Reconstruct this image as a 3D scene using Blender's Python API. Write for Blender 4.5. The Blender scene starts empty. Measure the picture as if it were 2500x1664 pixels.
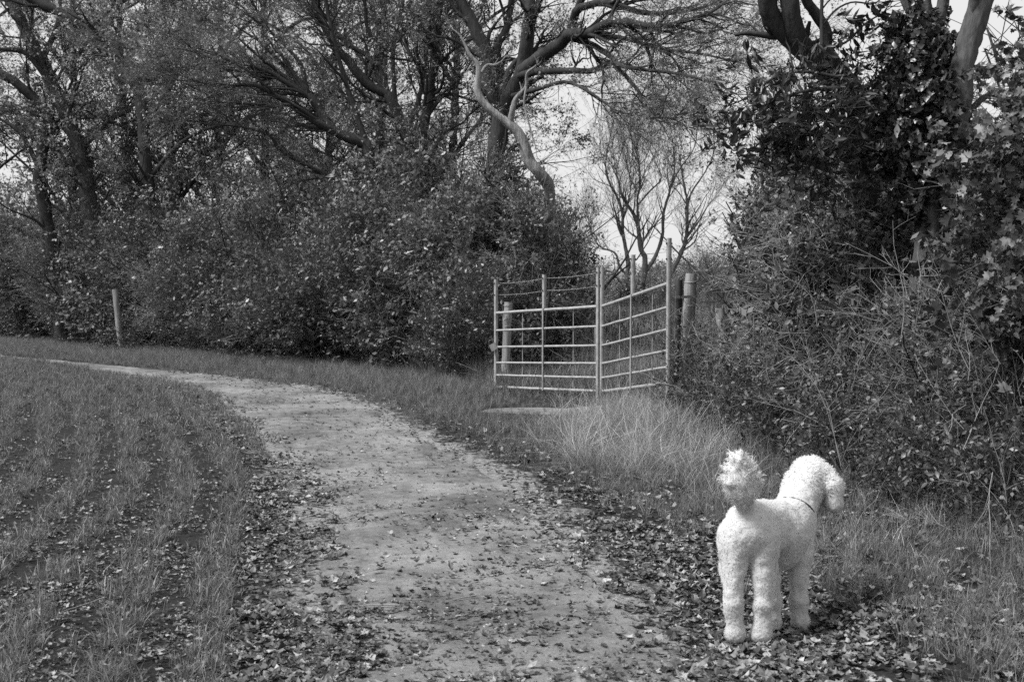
import bpy, math
import numpy as np

# ------------------------------------------------------------------ camera, sky, sun, exposure
scene = bpy.context.scene
C = bpy.data.collections.new("place"); scene.collection.children.link(C)
FOC, CAMH, HORIZ = 2680.0, 1.5, 720.0
PITCH = math.atan((832 - HORIZ) / FOC)
cam = bpy.data.cameras.new("camera"); cam.sensor_width = 36; cam.lens = 36 * FOC / 2500
cam.clip_start = 0.05; cam.clip_end = 2000
cam_o = bpy.data.objects.new("camera", cam); C.objects.link(cam_o)
cam_o.location = (0, 0, CAMH); cam_o.rotation_euler = (math.radians(90) - PITCH, 0, 0)
scene.camera = cam_o
cam.dof.use_dof = True; cam.dof.focus_distance = 9.5; cam.dof.aperture_fstop = 6.5

SUN_EL, SUN_AZ = math.radians(54), math.radians(248)      # azimuth measured from +Y towards +X
world = bpy.data.worlds.new("World"); scene.world = world; world.use_nodes = True
nt = world.node_tree; nt.nodes.clear()
sky = nt.nodes.new("ShaderNodeTexSky"); sky.sky_type = 'NISHITA'; sky.sun_disc = False
sky.sun_elevation = SUN_EL; sky.sun_rotation = SUN_AZ; sky.air_density = 1.0; sky.dust_density = 4.0
bw = nt.nodes.new("ShaderNodeRGBToBW")
mixn = nt.nodes.new("ShaderNodeMix"); mixn.data_type = 'RGBA'; mixn.inputs[0].default_value = 0.86   # cloud cover
mixn.inputs[7].default_value = (9.6, 9.6, 9.6, 1)
bg = nt.nodes.new("ShaderNodeBackground"); bg.inputs[1].default_value = 0.060
wo = nt.nodes.new("ShaderNodeOutputWorld")
nt.links.new(sky.outputs[0], bw.inputs[0]); nt.links.new(bw.outputs[0], mixn.inputs[6])
nt.links.new(mixn.outputs[2], bg.inputs[0]); nt.links.new(bg.outputs[0], wo.inputs[0])
sun = bpy.data.lights.new("sun", 'SUN'); sun.energy = 3.8; sun.angle = math.radians(18); sun.color = (1, 1, 1)
sun_o = bpy.data.objects.new("sun", sun); C.objects.link(sun_o)
sd = np.array([math.sin(SUN_AZ) * math.cos(SUN_EL), math.cos(SUN_AZ) * math.cos(SUN_EL), math.sin(SUN_EL)])
from mathutils import Vector
sun_o.rotation_euler = Vector(sd).to_track_quat('Z', 'Y').to_euler(); sun_o.location = (0, 0, 30)
vs = scene.view_settings; vs.view_transform = 'Standard'; vs.look = 'None'; vs.exposure = 0.7; vs.gamma = 1.0
cy = scene.cycles; cy.max_bounces = 9; cy.diffuse_bounces = 4; cy.glossy_bounces = 2; cy.transmission_bounces = 6
cy.use_denoising = False; cy.use_adaptive_sampling = True; cy.adaptive_threshold = 0.02

# ------------------------------------------------------------------ small maths
rng = np.random.default_rng(7)
def W(u, v, d):
    """a photograph point (2500x1664) at forward distance d, as a world point"""
    a = (u - 1250) / FOC; b = -(v - 832) / FOC; cp, sp = math.cos(PITCH), math.sin(PITCH)
    t = d / (cp + b * sp)
    return np.array([a * t, d, CAMH + t * (-sp + b * cp)])
def WL(pts): return np.array([W(*p) for p in pts])
def nrm(a): return a / np.maximum(np.linalg.norm(a, axis=-1, keepdims=True), 1e-9)
def sstep(x, a, b):
    t = np.clip((np.asarray(x, float) - a) / (b - a), 0, 1); return t * t * (3 - 2 * t)
def _hash(ix, iy, iz, s):
    h = (ix * 374761393 + iy * 668265263 + iz * 2147483647 + s * 974711) & 0xFFFFFFFF
    h = ((h ^ (h >> 13)) * 1274126177) & 0xFFFFFFFF
    return ((h ^ (h >> 16)) & 0xFFFF) / 65535.0
def vnoise(p, s=0):
    p = np.asarray(p, float); i = np.floor(p).astype(np.int64); f = p - i; f = f * f * (3 - 2 * f); r = 0
    for dx in (0, 1):
        for dy in (0, 1):
            for dz in (0, 1):
                w = (f[:, 0] if dx else 1 - f[:, 0]) * (f[:, 1] if dy else 1 - f[:, 1]) * (f[:, 2] if dz else 1 - f[:, 2])
                r = r + w * _hash(i[:, 0] + dx, i[:, 1] + dy, i[:, 2] + dz, s)
    return r
def n2(x, y, sc, s=0):
    x, y = np.broadcast_arrays(np.asarray(x, float), np.asarray(y, float))
    return vnoise(np.stack([x / sc, y / sc, np.zeros_like(x) + .37], -1).reshape(-1, 3), s).reshape(x.shape)
def cell(p, s=0):
    """distance to the nearest jittered cell centre"""
    i = np.floor(p).astype(np.int64); best = np.full(len(p), 9.0)
    for dx in (-1, 0, 1):
        for dy in (-1, 0, 1):
            for dz in (-1, 0, 1):
                j = i + (dx, dy, dz)
                c = j + np.stack([_hash(j[:, 0], j[:, 1], j[:, 2], s + k) for k in (1, 2, 3)], -1)
                best = np.minimum(best, np.linalg.norm(p - c, axis=1))
    return best
def euler_of(z, spin, x=None):
    """XYZ euler that turns local +Z to z, spun about it"""
    z = nrm(z); ref = np.where(np.abs(z[:, 2:3]) < .9, np.array([[0, 0, 1.]]), np.array([[1., 0, 0]]))
    a = nrm(np.cross(ref, z)); b = np.cross(z, a); c, s = np.cos(spin)[:, None], np.sin(spin)[:, None]
    X = a * c + b * s; Y = np.cross(z, X)
    return np.stack([np.arctan2(Y[:, 2], z[:, 2]), np.arcsin(np.clip(-X[:, 2], -1, 1)), np.arctan2(X[:, 1], X[:, 0])], -1)
def rotz_tilt(n, tilt):
    up = nrm(np.stack([rng.normal(0, tilt, n), rng.normal(0, tilt, n), np.ones(n)], -1))
    return euler_of(up, rng.uniform(0, 6.283, n))
def catmull(P, n):
    P = np.asarray(P, float); seg = np.linalg.norm(np.diff(P, axis=0), axis=1); s = np.r_[0, np.cumsum(seg)]
    Q = np.vstack([2 * P[0] - P[1], P, 2 * P[-1] - P[-2]]); out = []
    for t in np.linspace(0, s[-1], n):
        k = min(np.searchsorted(s, t, side='right') - 1, len(P) - 2); f = (t - s[k]) / max(seg[k], 1e-9)
        a, b, c, d = Q[k], Q[k + 1], Q[k + 2], Q[k + 3]
        out.append(.5 * ((2 * b) + (c - a) * f + (2 * a - 5 * b + 4 * c - d) * f * f + (3 * b - a - 3 * c + d) * f ** 3))
    return np.array(out)

# ------------------------------------------------------------------ meshes and objects
class MB:
    def __init__(self): self.v = []; self.t = []; self.f = []; self.m = []; self.n = 0
    def add(self, v, f, mat=0, tone=0.5):
        v = np.asarray(v, float).reshape(-1, 3); f = np.asarray(f, np.int64)
        self.v.append(v); self.t.append(np.broadcast_to(np.asarray(tone, float), (len(v),)))
        self.f.append(f + self.n); self.m.append(np.full(len(f), mat)); self.n += len(v)
    def mesh(self, name, mats, smooth=True):
        me = bpy.data.meshes.new(name); V = np.concatenate(self.v)
        me.vertices.add(len(V)); me.vertices.foreach_set("co", V.astype(np.float32).ravel())
        cnt = np.concatenate([np.full(len(f), f.shape[1]) for f in self.f]); idx = np.concatenate([f.ravel() for f in self.f])
        me.loops.add(len(idx)); me.loops.foreach_set("vertex_index", idx.astype(np.int32))
        me.polygons.add(len(cnt)); st = np.r_[0, np.cumsum(cnt)[:-1]]
        me.polygons.foreach_set("loop_start", st.astype(np.int32))
        me.polygons.foreach_set("material_index", np.concatenate(self.m).astype(np.int32))
        me.polygons.foreach_set("use_smooth", np.full(len(cnt), smooth))
        at = me.attributes.new("tone", 'FLOAT', 'POINT'); at.data.foreach_set("value", np.concatenate(self.t).astype(np.float32))
        for m in (mats if isinstance(mats, (list, tuple)) else [mats]): me.materials.append(m)
        me.update(calc_edges=True); return me
def tag(o, label=None, cat=None, group=None, kind=None):
    if label: o["label"] = label
    if cat: o["category"] = cat
    if group: o["group"] = group
    if kind: o["kind"] = kind
    return o
def obj(name, me, parent=None, loc=(0, 0, 0)):
    o = bpy.data.objects.new(name, me); C.objects.link(o); o.location = loc
    if parent is not None: o.parent = parent
    return o
def empty(name, loc):
    o = bpy.data.objects.new(name, None); C.objects.link(o); o.location = loc; o.empty_display_size = .2; return o
def tubes(mb, P, R, k=4, mat=0, tone=.5, cap=False):
    """P (B,n,3) centre lines, R (B,n) radii"""
    P = np.asarray(P, float); R = np.asarray(R, float)
    if P.ndim == 2: P = P[None]; R = R[None]
    B, n, _ = P.shape; T = nrm(np.gradient(P, axis=1)); mt = nrm(T.mean(1))
    ref = np.where(np.abs(mt[:, 2:3]) < .8, np.array([[0, 0, 1.]]), np.array([[1., 0, 0]]))
    a = nrm(np.cross(T, ref[:, None, :])); b = np.cross(T, a)
    th = np.arange(k) * 2 * np.pi / k
    V = P[:, :, None] + R[:, :, None, None] * (a[:, :, None] * np.cos(th)[:, None] + b[:, :, None] * np.sin(th)[:, None])
    base = (np.arange(B) * n * k)[:, None, None]; i = np.arange(n - 1)[None, :, None] * k; j = np.arange(k)[None, None]; j2 = (j + 1) % k
    F = np.stack([base + i + j, base + i + j2, base + i + k + j2, base + i + k + j], -1).reshape(-1, 4)
    tn = tone if np.isscalar(tone) else np.repeat(np.asarray(tone), n * k)
    mb.add(V.reshape(-1, 3), F, mat, tn)
    if cap:
        for bi in range(B):
            v0 = V[bi, 0]; v1 = V[bi, -1]
            mb.add(np.vstack([v0, v0.mean(0)]), [[(q + 1) % k, q, k] for q in range(k)], mat, .5)
            mb.add(np.vstack([v1, v1.mean(0)]), [[q, (q + 1) % k, k] for q in range(k)], mat, .5)
def box(mb, c, size, axes=None, mat=0, tone=.5, bev=.12):
    """box with chamfered vertical edges"""
    ax = np.eye(3) if axes is None else np.asarray(axes, float); h = np.asarray(size, float) / 2; e = bev * min(h[0], h[1])
    ring = [(h[0], h[1] - e), (h[0] - e, h[1]), (-h[0] + e, h[1]), (-h[0], h[1] - e), (-h[0], -h[1] + e), (-h[0] + e, -h[1]), (h[0] - e, -h[1]), (h[0], -h[1] + e)]
    v = [(x, y, z) for z in (-h[2], h[2]) for x, y in ring]
    v = np.asarray(v) @ ax + np.asarray(c)
    mb.add(v, [[i, (i + 1) % 8, 8 + (i + 1) % 8, 8 + i] for i in range(8)], mat, tone)
    mb.add(np.vstack([v[8:], v[8:].mean(0)]), [[i, (i + 1) % 8, 8] for i in range(8)], mat, tone)
    mb.add(np.vstack([v[:8], v[:8].mean(0)]), [[(i + 1) % 8, i, 8] for i in range(8)], mat, tone)

# ------------------------------------------------------------------ materials (all neutral: the photograph is black and white)
def _nodes(name):
    m = bpy.data.materials.new(name); m.use_nodes = True; t = m.node_tree; t.nodes.clear()
    o = t.nodes.new("ShaderNodeOutputMaterial"); return m, t, o
def nd(t, k, **kw):
    n = t.nodes.new(k)
    for a, b in kw.items(): setattr(n, a, b)
    return n
def ramp(t, fac, stops):
    r = nd(t, "ShaderNodeValToRGB"); e = r.color_ramp.elements
    while len(e) < len(stops): e.new(.5)
    for q, (p, g) in zip(e, stops): q.position = p; q.color = (g, g, g, 1)
    t.links.new(fac, r.inputs[0]); return r.outputs[0]
def mul(t, a, b):
    m = nd(t, "ShaderNodeMath", operation='MULTIPLY')
    for i, x in enumerate((a, b)):
        if isinstance(x, (int, float)): m.inputs[i].default_value = x
        else: t.links.new(x, m.inputs[i])
    return m.outputs[0]
def madd(t, a, b, op='ADD'):
    m = nd(t, "ShaderNodeMath", operation=op)
    for i, x in enumerate((a, b)):
        if isinstance(x, (int, float)): m.inputs[i].default_value = x
        else: t.links.new(x, m.inputs[i])
    return m.outputs[0]
def noise(t, sc, det=4, rough=.6, vec=None):
    n = nd(t, "ShaderNodeTexNoise"); n.inputs["Scale"].default_value = sc; n.inputs["Detail"].default_value = det; n.inputs["Roughness"].default_value = rough
    if vec is not None: t.links.new(vec, n.inputs["Vector"])
    return n.outputs[0]
def objco(t, scale=(1, 1, 1)):
    c = nd(t, "ShaderNodeTexCoord"); m = nd(t, "ShaderNodeMapping"); m.inputs["Scale"].default_value = scale
    t.links.new(c.outputs["Object"], m.inputs["Vector"]); return m.outputs[0]
def leaf_mat(name, lo, hi, trans=.22, rough=.42, tone_w=.55, stops=None):
    """lo..hi albedo picked per leaf (tone attribute) and per instance"""
    m, t, o = _nodes(name)
    a = nd(t, "ShaderNodeAttribute", attribute_name="tone"); i = nd(t, "ShaderNodeObjectInfo")
    f = madd(t, mul(t, a.outputs["Fac"], tone_w), mul(t, i.outputs["Random"], 1 - tone_w))
    col = ramp(t, f, stops or [(0.1, lo * .6), (.5, lo * .5 + hi * .2), (.78, lo * .2 + hi * .6), (.95, hi * 1.3)])
    p = nd(t, "ShaderNodeBsdfPrincipled"); p.inputs["Roughness"].default_value = rough; p.inputs["Specular IOR Level"].default_value = .5
    t.links.new(col, p.inputs["Base Color"])
    tr = nd(t, "ShaderNodeBsdfTranslucent"); t.links.new(col, tr.inputs[0])
    mx = nd(t, "ShaderNodeMixShader"); mx.inputs[0].default_value = trans
    t.links.new(p.outputs[0], mx.inputs[1]); t.links.new(tr.outputs[0], mx.inputs[2]); t.links.new(mx.outputs[0], o.inputs[0]); return m
def bark_mat(name, lo, hi, sc=9, bump=.6, stretch=.22):
    m, t, o = _nodes(name); v = objco(t, (1, 1, stretch))
    n1 = noise(t, sc * 3, 6, .65, v); n2_ = noise(t, sc * .35, 3, .5)
    f = madd(t, mul(t, n1, .7), mul(t, n2_, .3))
    col = ramp(t, f, [(.3, lo), (.5, (lo + hi) / 2), (.7, hi)])
    p = nd(t, "ShaderNodeBsdfPrincipled"); p.inputs["Roughness"].default_value = .9; p.inputs["Specular IOR Level"].default_value = .15
    b = nd(t, "ShaderNodeBump"); b.inputs["Strength"].default_value = bump; b.inputs["Distance"].default_value = .03
    t.links.new(n1, b.inputs["Height"]); t.links.new(b.outputs[0], p.inputs["Normal"])
    t.links.new(col, p.inputs["Base Color"]); t.links.new(p.outputs[0], o.inputs[0]); return m
def plain_mat(name, g, rough=.6, metal=0.0, var=.15, sc=25, bump=.1):
    m, t, o = _nodes(name); n = noise(t, sc, 5, .6, objco(t))
    col = ramp(t, n, [(.25, g * (1 - var)), (.75, g * (1 + var))])
    p = nd(t, "ShaderNodeBsdfPrincipled"); p.inputs["Roughness"].default_value = rough; p.inputs["Metallic"].default_value = metal
    b = nd(t, "ShaderNodeBump"); b.inputs["Strength"].default_value = bump; b.inputs["Distance"].default_value = .005
    t.links.new(n, b.inputs["Height"]); t.links.new(b.outputs[0], p.inputs["Normal"])
    t.links.new(col, p.inputs["Base Color"]); t.links.new(p.outputs[0], o.inputs[0]); return m
M = dict(
    bark=bark_mat("bark_dark", .018, .065), bark_mid=bark_mat("bark_mid", .035, .13), bark_pale=bark_mat("bark_pale", .035, .14, 9, 1.0),
    deadwood=bark_mat("bleached_deadwood", .07, .36, 9, 1.0, .10),
    twig=plain_mat("twig", .045, .85, var=.4), twig_mid=plain_mat("twig_mid", .12, .85, var=.4), twig_pale=plain_mat("twig_pale", .2, .85, var=.4),
    leaf_wood=leaf_mat("leaf_woodland", .05, .32, .35), leaf_pale=leaf_mat("leaf_pale", .10, .46, .45), leaf_dark=leaf_mat("leaf_dark", .025, .10, .15, .4),
    leaf_hedge=leaf_mat("leaf_hedge", .035, .21, .2, .45), leaf_maple=leaf_mat("leaf_maple", .05, .19, .25, .5), leaf_ivy=leaf_mat("leaf_ivy", .022, .10, .05, .35),
    crop=leaf_mat("crop_blade", .14, .30, .3, .6), verge=leaf_mat("verge_blade", .14, .34, .3, .6), dry=leaf_mat("dry_blade", .26, .62, .25, .7),
    litter=leaf_mat("litter_leaf", .02, .42, .08, .6, .3, [(.12, .015), (.5, .05), (.72, .15), (.9, .38)]), litter_pale=leaf_mat("litter_pale_leaf", .16, .42, .12, .6), seed=leaf_mat("seed_head", .025, .07, .1, .8),
)
# ------------------------------------------------------------------ instanced foliage (prototype meshes live outside the scene)
PROTO = {}
def proto(setname, meshes):
    col = bpy.data.collections.new("set_" + setname)
    for i, me in enumerate(meshes):
        o = bpy.data.objects.new("%s_%02d" % (setname, i), me); col.objects.link(o)
    g = bpy.data.node_groups.new("scatter_" + setname, 'GeometryNodeTree')
    g.interface.new_socket("Geometry", in_out='INPUT', socket_type='NodeSocketGeometry')
    g.interface.new_socket("Geometry", in_out='OUTPUT', socket_type='NodeSocketGeometry')
    gi = g.nodes.new("NodeGroupInput"); go = g.nodes.new("NodeGroupOutput")
    ci = g.nodes.new("GeometryNodeCollectionInfo"); ci.inputs[0].default_value = col; ci.inputs[1].default_value = True; ci.inputs[2].default_value = True
    ip = g.nodes.new("GeometryNodeInstanceOnPoints"); ip.inputs["Pick Instance"].default_value = True
    def na(nm, ty):
        n = g.nodes.new("GeometryNodeInputNamedAttribute"); n.data_type = ty; n.inputs[0].default_value = nm; return n.outputs[0]
    g.links.new(gi.outputs[0], ip.inputs["Points"]); g.links.new(ci.outputs[0], ip.inputs["Instance"])
    g.links.new(na("idx", 'INT'), ip.inputs["Instance Index"]); g.links.new(na("scl", 'FLOAT_VECTOR'), ip.inputs["Scale"])
    er = g.nodes.new("FunctionNodeEulerToRotation"); g.links.new(na("rot", 'FLOAT_VECTOR'), er.inputs[0]); g.links.new(er.outputs[0], ip.inputs["Rotation"])
    g.links.new(ip.outputs[0], go.inputs[0])
    PROTO[setname] = (g, len(meshes))
def scatter(name, setname, pts, rot, scl, parent=None, base=(0, 0, 0), idx=None):
    g, n = PROTO[setname]; pts = np.asarray(pts, float) - np.asarray(base); N = len(pts)
    me = bpy.data.meshes.new(name); me.vertices.add(N); me.vertices.foreach_set("co", pts.astype(np.float32).ravel())
    if idx is None: idx = rng.integers(0, n, N)
    scl = np.asarray(scl, float)
    if scl.ndim == 1: scl = np.repeat(scl[:, None], 3, 1)
    me.attributes.new("idx", 'INT', 'POINT').data.foreach_set("value", idx.astype(np.int32))
    me.attributes.new("rot", 'FLOAT_VECTOR', 'POINT').data.foreach_set("vector", np.asarray(rot).astype(np.float32).ravel())
    me.attributes.new("scl", 'FLOAT_VECTOR', 'POINT').data.foreach_set("vector", scl.astype(np.float32).ravel())
    o = obj(name, me, parent); o["kind"] = "stuff"
    md = o.modifiers.new("scatter", 'NODES'); md.node_group = g
    return o

# leaf blades: stalk at origin, along +Y, face up +Z, unit length
def blade(kind, r):
    c = r.uniform(-.25, .25)
    if kind == 'diamond':
        w = r.uniform(.22, .34); h = r.uniform(.02, .14)
        return np.array([(0, 0, 0), (w, .45, h), (0, 1, c), (-w, .45, h)]), [[0, 1, 2, 3]]
    if kind in ('oval', 'lance'):
        w = r.uniform(.2, .3) if kind == 'oval' else r.uniform(.13, .19); h = r.uniform(.03, .12)
        v = [(0, 0, 0), (w * .8, .28, h), (0, .3, 0), (-w * .8, .28, h), (w, .58, h + c * .3), (0, .62, c * .3), (-w, .58, h + c * .3), (0, 1, c)]
        return np.array(v), [[0, 1, 2, 2], [0, 2, 3, 3], [1, 4, 5, 2], [2, 5, 6, 3], [4, 7, 5, 5], [5, 7, 6, 6]]
    if kind == 'maple': ang = [(-90, .12), (-50, .46), (-25, .38), (8, .64), (30, .44), (52, .52), (66, .78), (80, .60), (90, .95)]; cy_ = .28
    else: ang = [(-90, .05), (-62, .40), (-30, .50), (0, .56), (25, .40), (55, .46), (90, .80)]; cy_ = .25
    full = ang + [(180 - a, q) for a, q in ang[::-1][1:-1]]
    out = [(0, cy_, -.03)]
    for a, q in full:
        q *= r.uniform(.85, 1.12); x, y = q * math.cos(math.radians(a)), q * math.sin(math.radians(a))
        out.append((x * .78, cy_ + y * .72, .35 * c * (x * x + y * y) + r.normal(0, .035) + .10 * abs(x)))
    n = len(full)
    return np.array(out), [[0, 1 + i, 1 + (i + 1) % n] for i in range(n)]
def put_leaf(mb, kind, p, d, size, r, mat, tone, droop=.3):
    v, f = blade(kind, r); f = [list(dict.fromkeys(q)) for q in f]
    y = np.asarray(d, float) + np.array([0, 0, -droop]) + r.normal(0, .25, 3); y /= np.linalg.norm(y)
    z = np.array([0, 0, 1.]) + r.normal(0, .55, 3); z -= y * z.dot(y); z /= max(np.linalg.norm(z), 1e-6); x = np.cross(y, z)
    V = np.asarray(p) + size * (v[:, :1] * x + v[:, 1:2] * y + v[:, 2:3] * z)
    tri = [q for q in f if len(q) == 3]; quad = [q for q in f if len(q) == 4]
    if tri and quad: tri += [[q[0], q[1], q[2]] for q in quad] + [[q[0], q[2], q[3]] for q in quad]; quad = []
    mb.add(V, tri if tri else quad, mat, tone)
def spray(r, L, nside, kind, lsize, nleaf, rad, droop=.15, wander=.16, mats=None, up=.0, side=.55, sub=2):
    """twig spray along +Z with side twigs and leaves"""
    mb = MB()
    def line(p, d, l, n, w):
        P = [np.array(p, float)]; D = np.array(d, float)
        for _ in range(n - 1):
            D = D + r.normal(0, w, 3); D /= np.linalg.norm(D); P.append(P[-1] + D * l / (n - 1))
        return np.array(P)
    main = line((0, 0, 0), (0, 0, 1), L, 6, wander); lines = [(main, rad)]
    for i in range(nside):
        t = r.uniform(.12, 1) * 4.99; k = int(t); p = main[k] + (main[k + 1] - main[k]) * (t - k)
        a = r.uniform(0, 6.283); e = r.uniform(.45, 1.1); d = np.array([math.sin(e) * math.cos(a), math.sin(e) * math.sin(a), math.cos(e) + up])
        l = L * side * r.uniform(.4, 1) * (1 - .5 * t / 5); q = line(p, d / np.linalg.norm(d), l, 4, wander * 1.3); lines.append((q, rad * .55))
        for _ in range(sub):
            b = q[r.integers(1, 4)]; d2 = nrm(q[-1] - q[0]) + r.normal(0, .6, 3); lines.append((line(b, nrm(d2), l * .5, 3, wander * 1.5), rad * .35))
    for q, rr in lines: tubes(mb, q, np.linspace(rr, rr * .4, len(q)), 3, 0, r.uniform(.2, .8))
    ends = [q for q, _ in lines]
    for i in range(nleaf):
        q = ends[r.integers(0, len(ends))]; k = r.integers(0, len(q) - 1); f = r.uniform(0, 1); p = q[k] + (q[k + 1] - q[k]) * f
        d = nrm(q[k + 1] - q[k]) * .5 + r.normal(0, .7, 3); put_leaf(mb, kind, p, nrm(d), lsize * r.uniform(.4, 1.5), r, 1, r.uniform(0, 1), droop)
    return mb.mesh("spray", mats)
R_ = lambda s: np.random.default_rng(s)
proto("wood", [spray(R_(10 + i), .9, 12, 'diamond', .08, 48, .005, mats=[M['twig'], M['leaf_wood']]) for i in range(5)])
proto("pale", [spray(R_(20 + i), .9, 12, 'diamond', .085, 46, .005, mats=[M['twig'], M['leaf_pale']]) for i in range(5)])
proto("sparse", [spray(R_(30 + i), 1.0, 16, 'diamond', .065, 26, .005, mats=[M['twig_mid'], M['leaf_pale']], sub=3, wander=.2) for i in range(5)])
proto("bare", [spray(R_(40 + i), 1.1, 9, 'diamond', .03, 2, .006, mats=[M['twig_mid'], M['leaf_wood']], sub=2, up=.5, side=.6, wander=.13) for i in range(5)])
proto("hedge", [spray(R_(50 + i), .55, 8, 'oval', .055, 55, .004, mats=[M['twig'], M['leaf_hedge']]) for i in range(6)])
proto("big", [spray(R_(60 + i), .6, 4, 'lance', .10, 24, .004, droop=1.3, mats=[M['twig'], M['leaf_dark']], sub=1) for i in range(6)])
proto("maple", [spray(R_(70 + i), .5, 5, 'maple', .07, 24, .004, droop=.6, mats=[M['twig'], M['leaf_maple']], sub=1) for i in range(6)])
proto("twigs", [spray(R_(85 + i), 1.0, 9, 'diamond', .06, 10, .005, mats=[M['twig_pale'], M['leaf_pale']], sub=2, side=.5, wander=.2) for i in range(5)])
proto("thorn", [spray(R_(35 + i), 1.0, 15, 'diamond', .07, 20, .006, mats=[M['twig'], M['leaf_pale']], sub=3, wander=.2) for i in range(5)])
proto("stalk", [spray(R_(80 + i), .8, 6, 'oval', .045, 5, .004, mats=[M['twig_pale'], M['leaf_pale']], sub=1, side=.4, wander=.12) for i in range(5)])
proto("ivy", [spray(R_(90 + i), .3, 4, 'ivy', .062, 30, .004, droop=.7, mats=[M['twig'], M['leaf_ivy']], sub=0) for i in range(4)])
proto("bramble", [spray(R_(100 + i), .7, 7, 'oval', .052, 30, .005, droop=.2, mats=[M['twig'], M['leaf_hedge']], sub=1, wander=.25) for i in range(5)])

def tuft(r, n, h, w, spread, lean, mat, seg=3, base=.03, seed=None):
    mb = MB()
    for i in range(n):
        a = r.uniform(0, 6.283); o = np.array([math.cos(a), math.sin(a), 0]) * r.uniform(0, base)
        l = abs(r.normal(lean, spread)); az = r.uniform(0, 6.283) if r.random() < .6 else a
        d = np.array([math.cos(az), math.sin(az), 0]); hh = h * r.uniform(.55, 1.15); t = np.linspace(0, 1, seg + 1)[:, None]
        P = o + np.array([0, 0, 1]) * hh * (t - .35 * l * t * t) + d * hh * l * t ** 1.7
        s = np.cross(d, [0, 0, 1]); s = s * math.cos(r.uniform(-1, 1)) + d * math.sin(r.uniform(-1, 1)); wd = w * r.uniform(.7, 1.3) * (1 - t) ** .7 / 2
        V = np.concatenate([P - s * wd, P + s * wd]); k = seg + 1
        mb.add(V, [[j, j + k, j + k + 1, j + 1] for j in range(seg)], 0, r.uniform(0, 1))
        if seed is not None and r.random() < .6:
            for q in range(12):
                c = P[-1] + np.array([0, 0, -1]) * q * .012 + r.normal(0, .006, 3); e = .011
                mb.add([c + (e, 0, 0), c + (0, e, 0), c + (-e, -e, 0), c + (0, 0, 2 * e)], [[0, 1, 3], [1, 2, 3], [2, 0, 3]], 1, r.uniform(0, 1))
    return mb.mesh("tuft", [mat] if seed is None else [mat, seed])
proto("crop", [tuft(R_(200 + i), 14, .095, .0055, .4, .5, M['crop'], base=.035) for i in range(6)])
proto("verge", [tuft(R_(210 + i), 22, .22, .005, .35, .4, M['verge'], base=.06) for i in range(6)])
proto("long", [tuft(R_(220 + i), 20, .5, .0045, .55, .6, M['dry'], 5, .10) for i in range(6)])
proto("weed", [tuft(R_(230 + i), 7, .75, .007, .12, .12, M['verge'], 4, .08, M['seed']) for i in range(5)])
def fallen(r, kind, mat, n=1):
    mb = MB(); v, f = blade(kind, r); f = [list(dict.fromkeys(q)) for q in f]
    cu = r.uniform(-.6, 1.5); fo = r.uniform(-.6, 1.3); v = v - v.mean(0); v[:, 2] += cu * v[:, 1] ** 2 + fo * v[:, 0] ** 2 + .12 * np.sin(6 * v[:, 0] + r.uniform(0, 6)) * v[:, 1]
    tri = []
    for q in f: tri += [q] if len(q) == 3 else [[q[0], q[1], q[2]], [q[0], q[2], q[3]]]
    mb.add(v - (0, 0, v[:, 2].min() * .6), tri, 0, np.clip(.5 + r.normal(0, .15, len(v)), 0, 1))
    s0 = np.array([0, v[:, 1].min(), .03]); tubes(mb, np.array([s0, s0 + (.05, -.25, .06), s0 + (.12, -.45, .03)]), np.array([.018, .014, .01]), 3, 0, .6)
    return mb.mesh("fallen_leaf", [mat], smooth=False)
proto("litter", [fallen(R_(300 + i), ['maple', 'maple', 'oval', 'ivy'][i % 4], M['litter']) for i in range(12)])
FALLEN = [fallen(R_(330 + i), ['maple', 'ivy', 'maple', 'oval'][i % 4], M['litter_pale']) for i in range(16)]
# ------------------------------------------------------------------ the land
PATH = np.array([(1.3, -8, .75), (.9, -3, .75), (.55, 0, .72), (.3, 2.2, .7), (.06, 4.26, .64), (-.28, 5.9, .70), (-.74, 8.4, .74), (-1.46, 10.6, .70), (-2.05, 12.2, .72), (-2.8, 14.2, .80),
                 (-3.6, 15.9, .74), (-4.9, 17.7, .58), (-7.2, 20.4, .42), (-9, 22.4, .22), (-10.8, 24.2, .08), (-14, 26.6, .03), (-20, 29.8, .03), (-32, 34, .03)])
PC = catmull(PATH, 90)
def path_sd(x, y):
    """signed distance to the track's centre line (left of travel positive) and half width there"""
    x = np.asarray(x, float); y = np.asarray(y, float); best = np.full(x.shape, 1e9); sg = np.zeros(x.shape); hw = np.zeros(x.shape)
    for a, b in zip(PC[:-1], PC[1:]):
        dx, dy = b[0] - a[0], b[1] - a[1]; t = np.clip(((x - a[0]) * dx + (y - a[1]) * dy) / (dx * dx + dy * dy), 0, 1)
        ex, ey = x - a[0] - t * dx, y - a[1] - t * dy; d = np.hypot(ex, ey); m = d < best
        best = np.where(m, d, best); sg = np.where(m, np.sign(dx * ey - dy * ex), sg); hw = np.where(m, a[2] + t * (b[2] - a[2]), hw)
    return best * sg, hw
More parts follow.
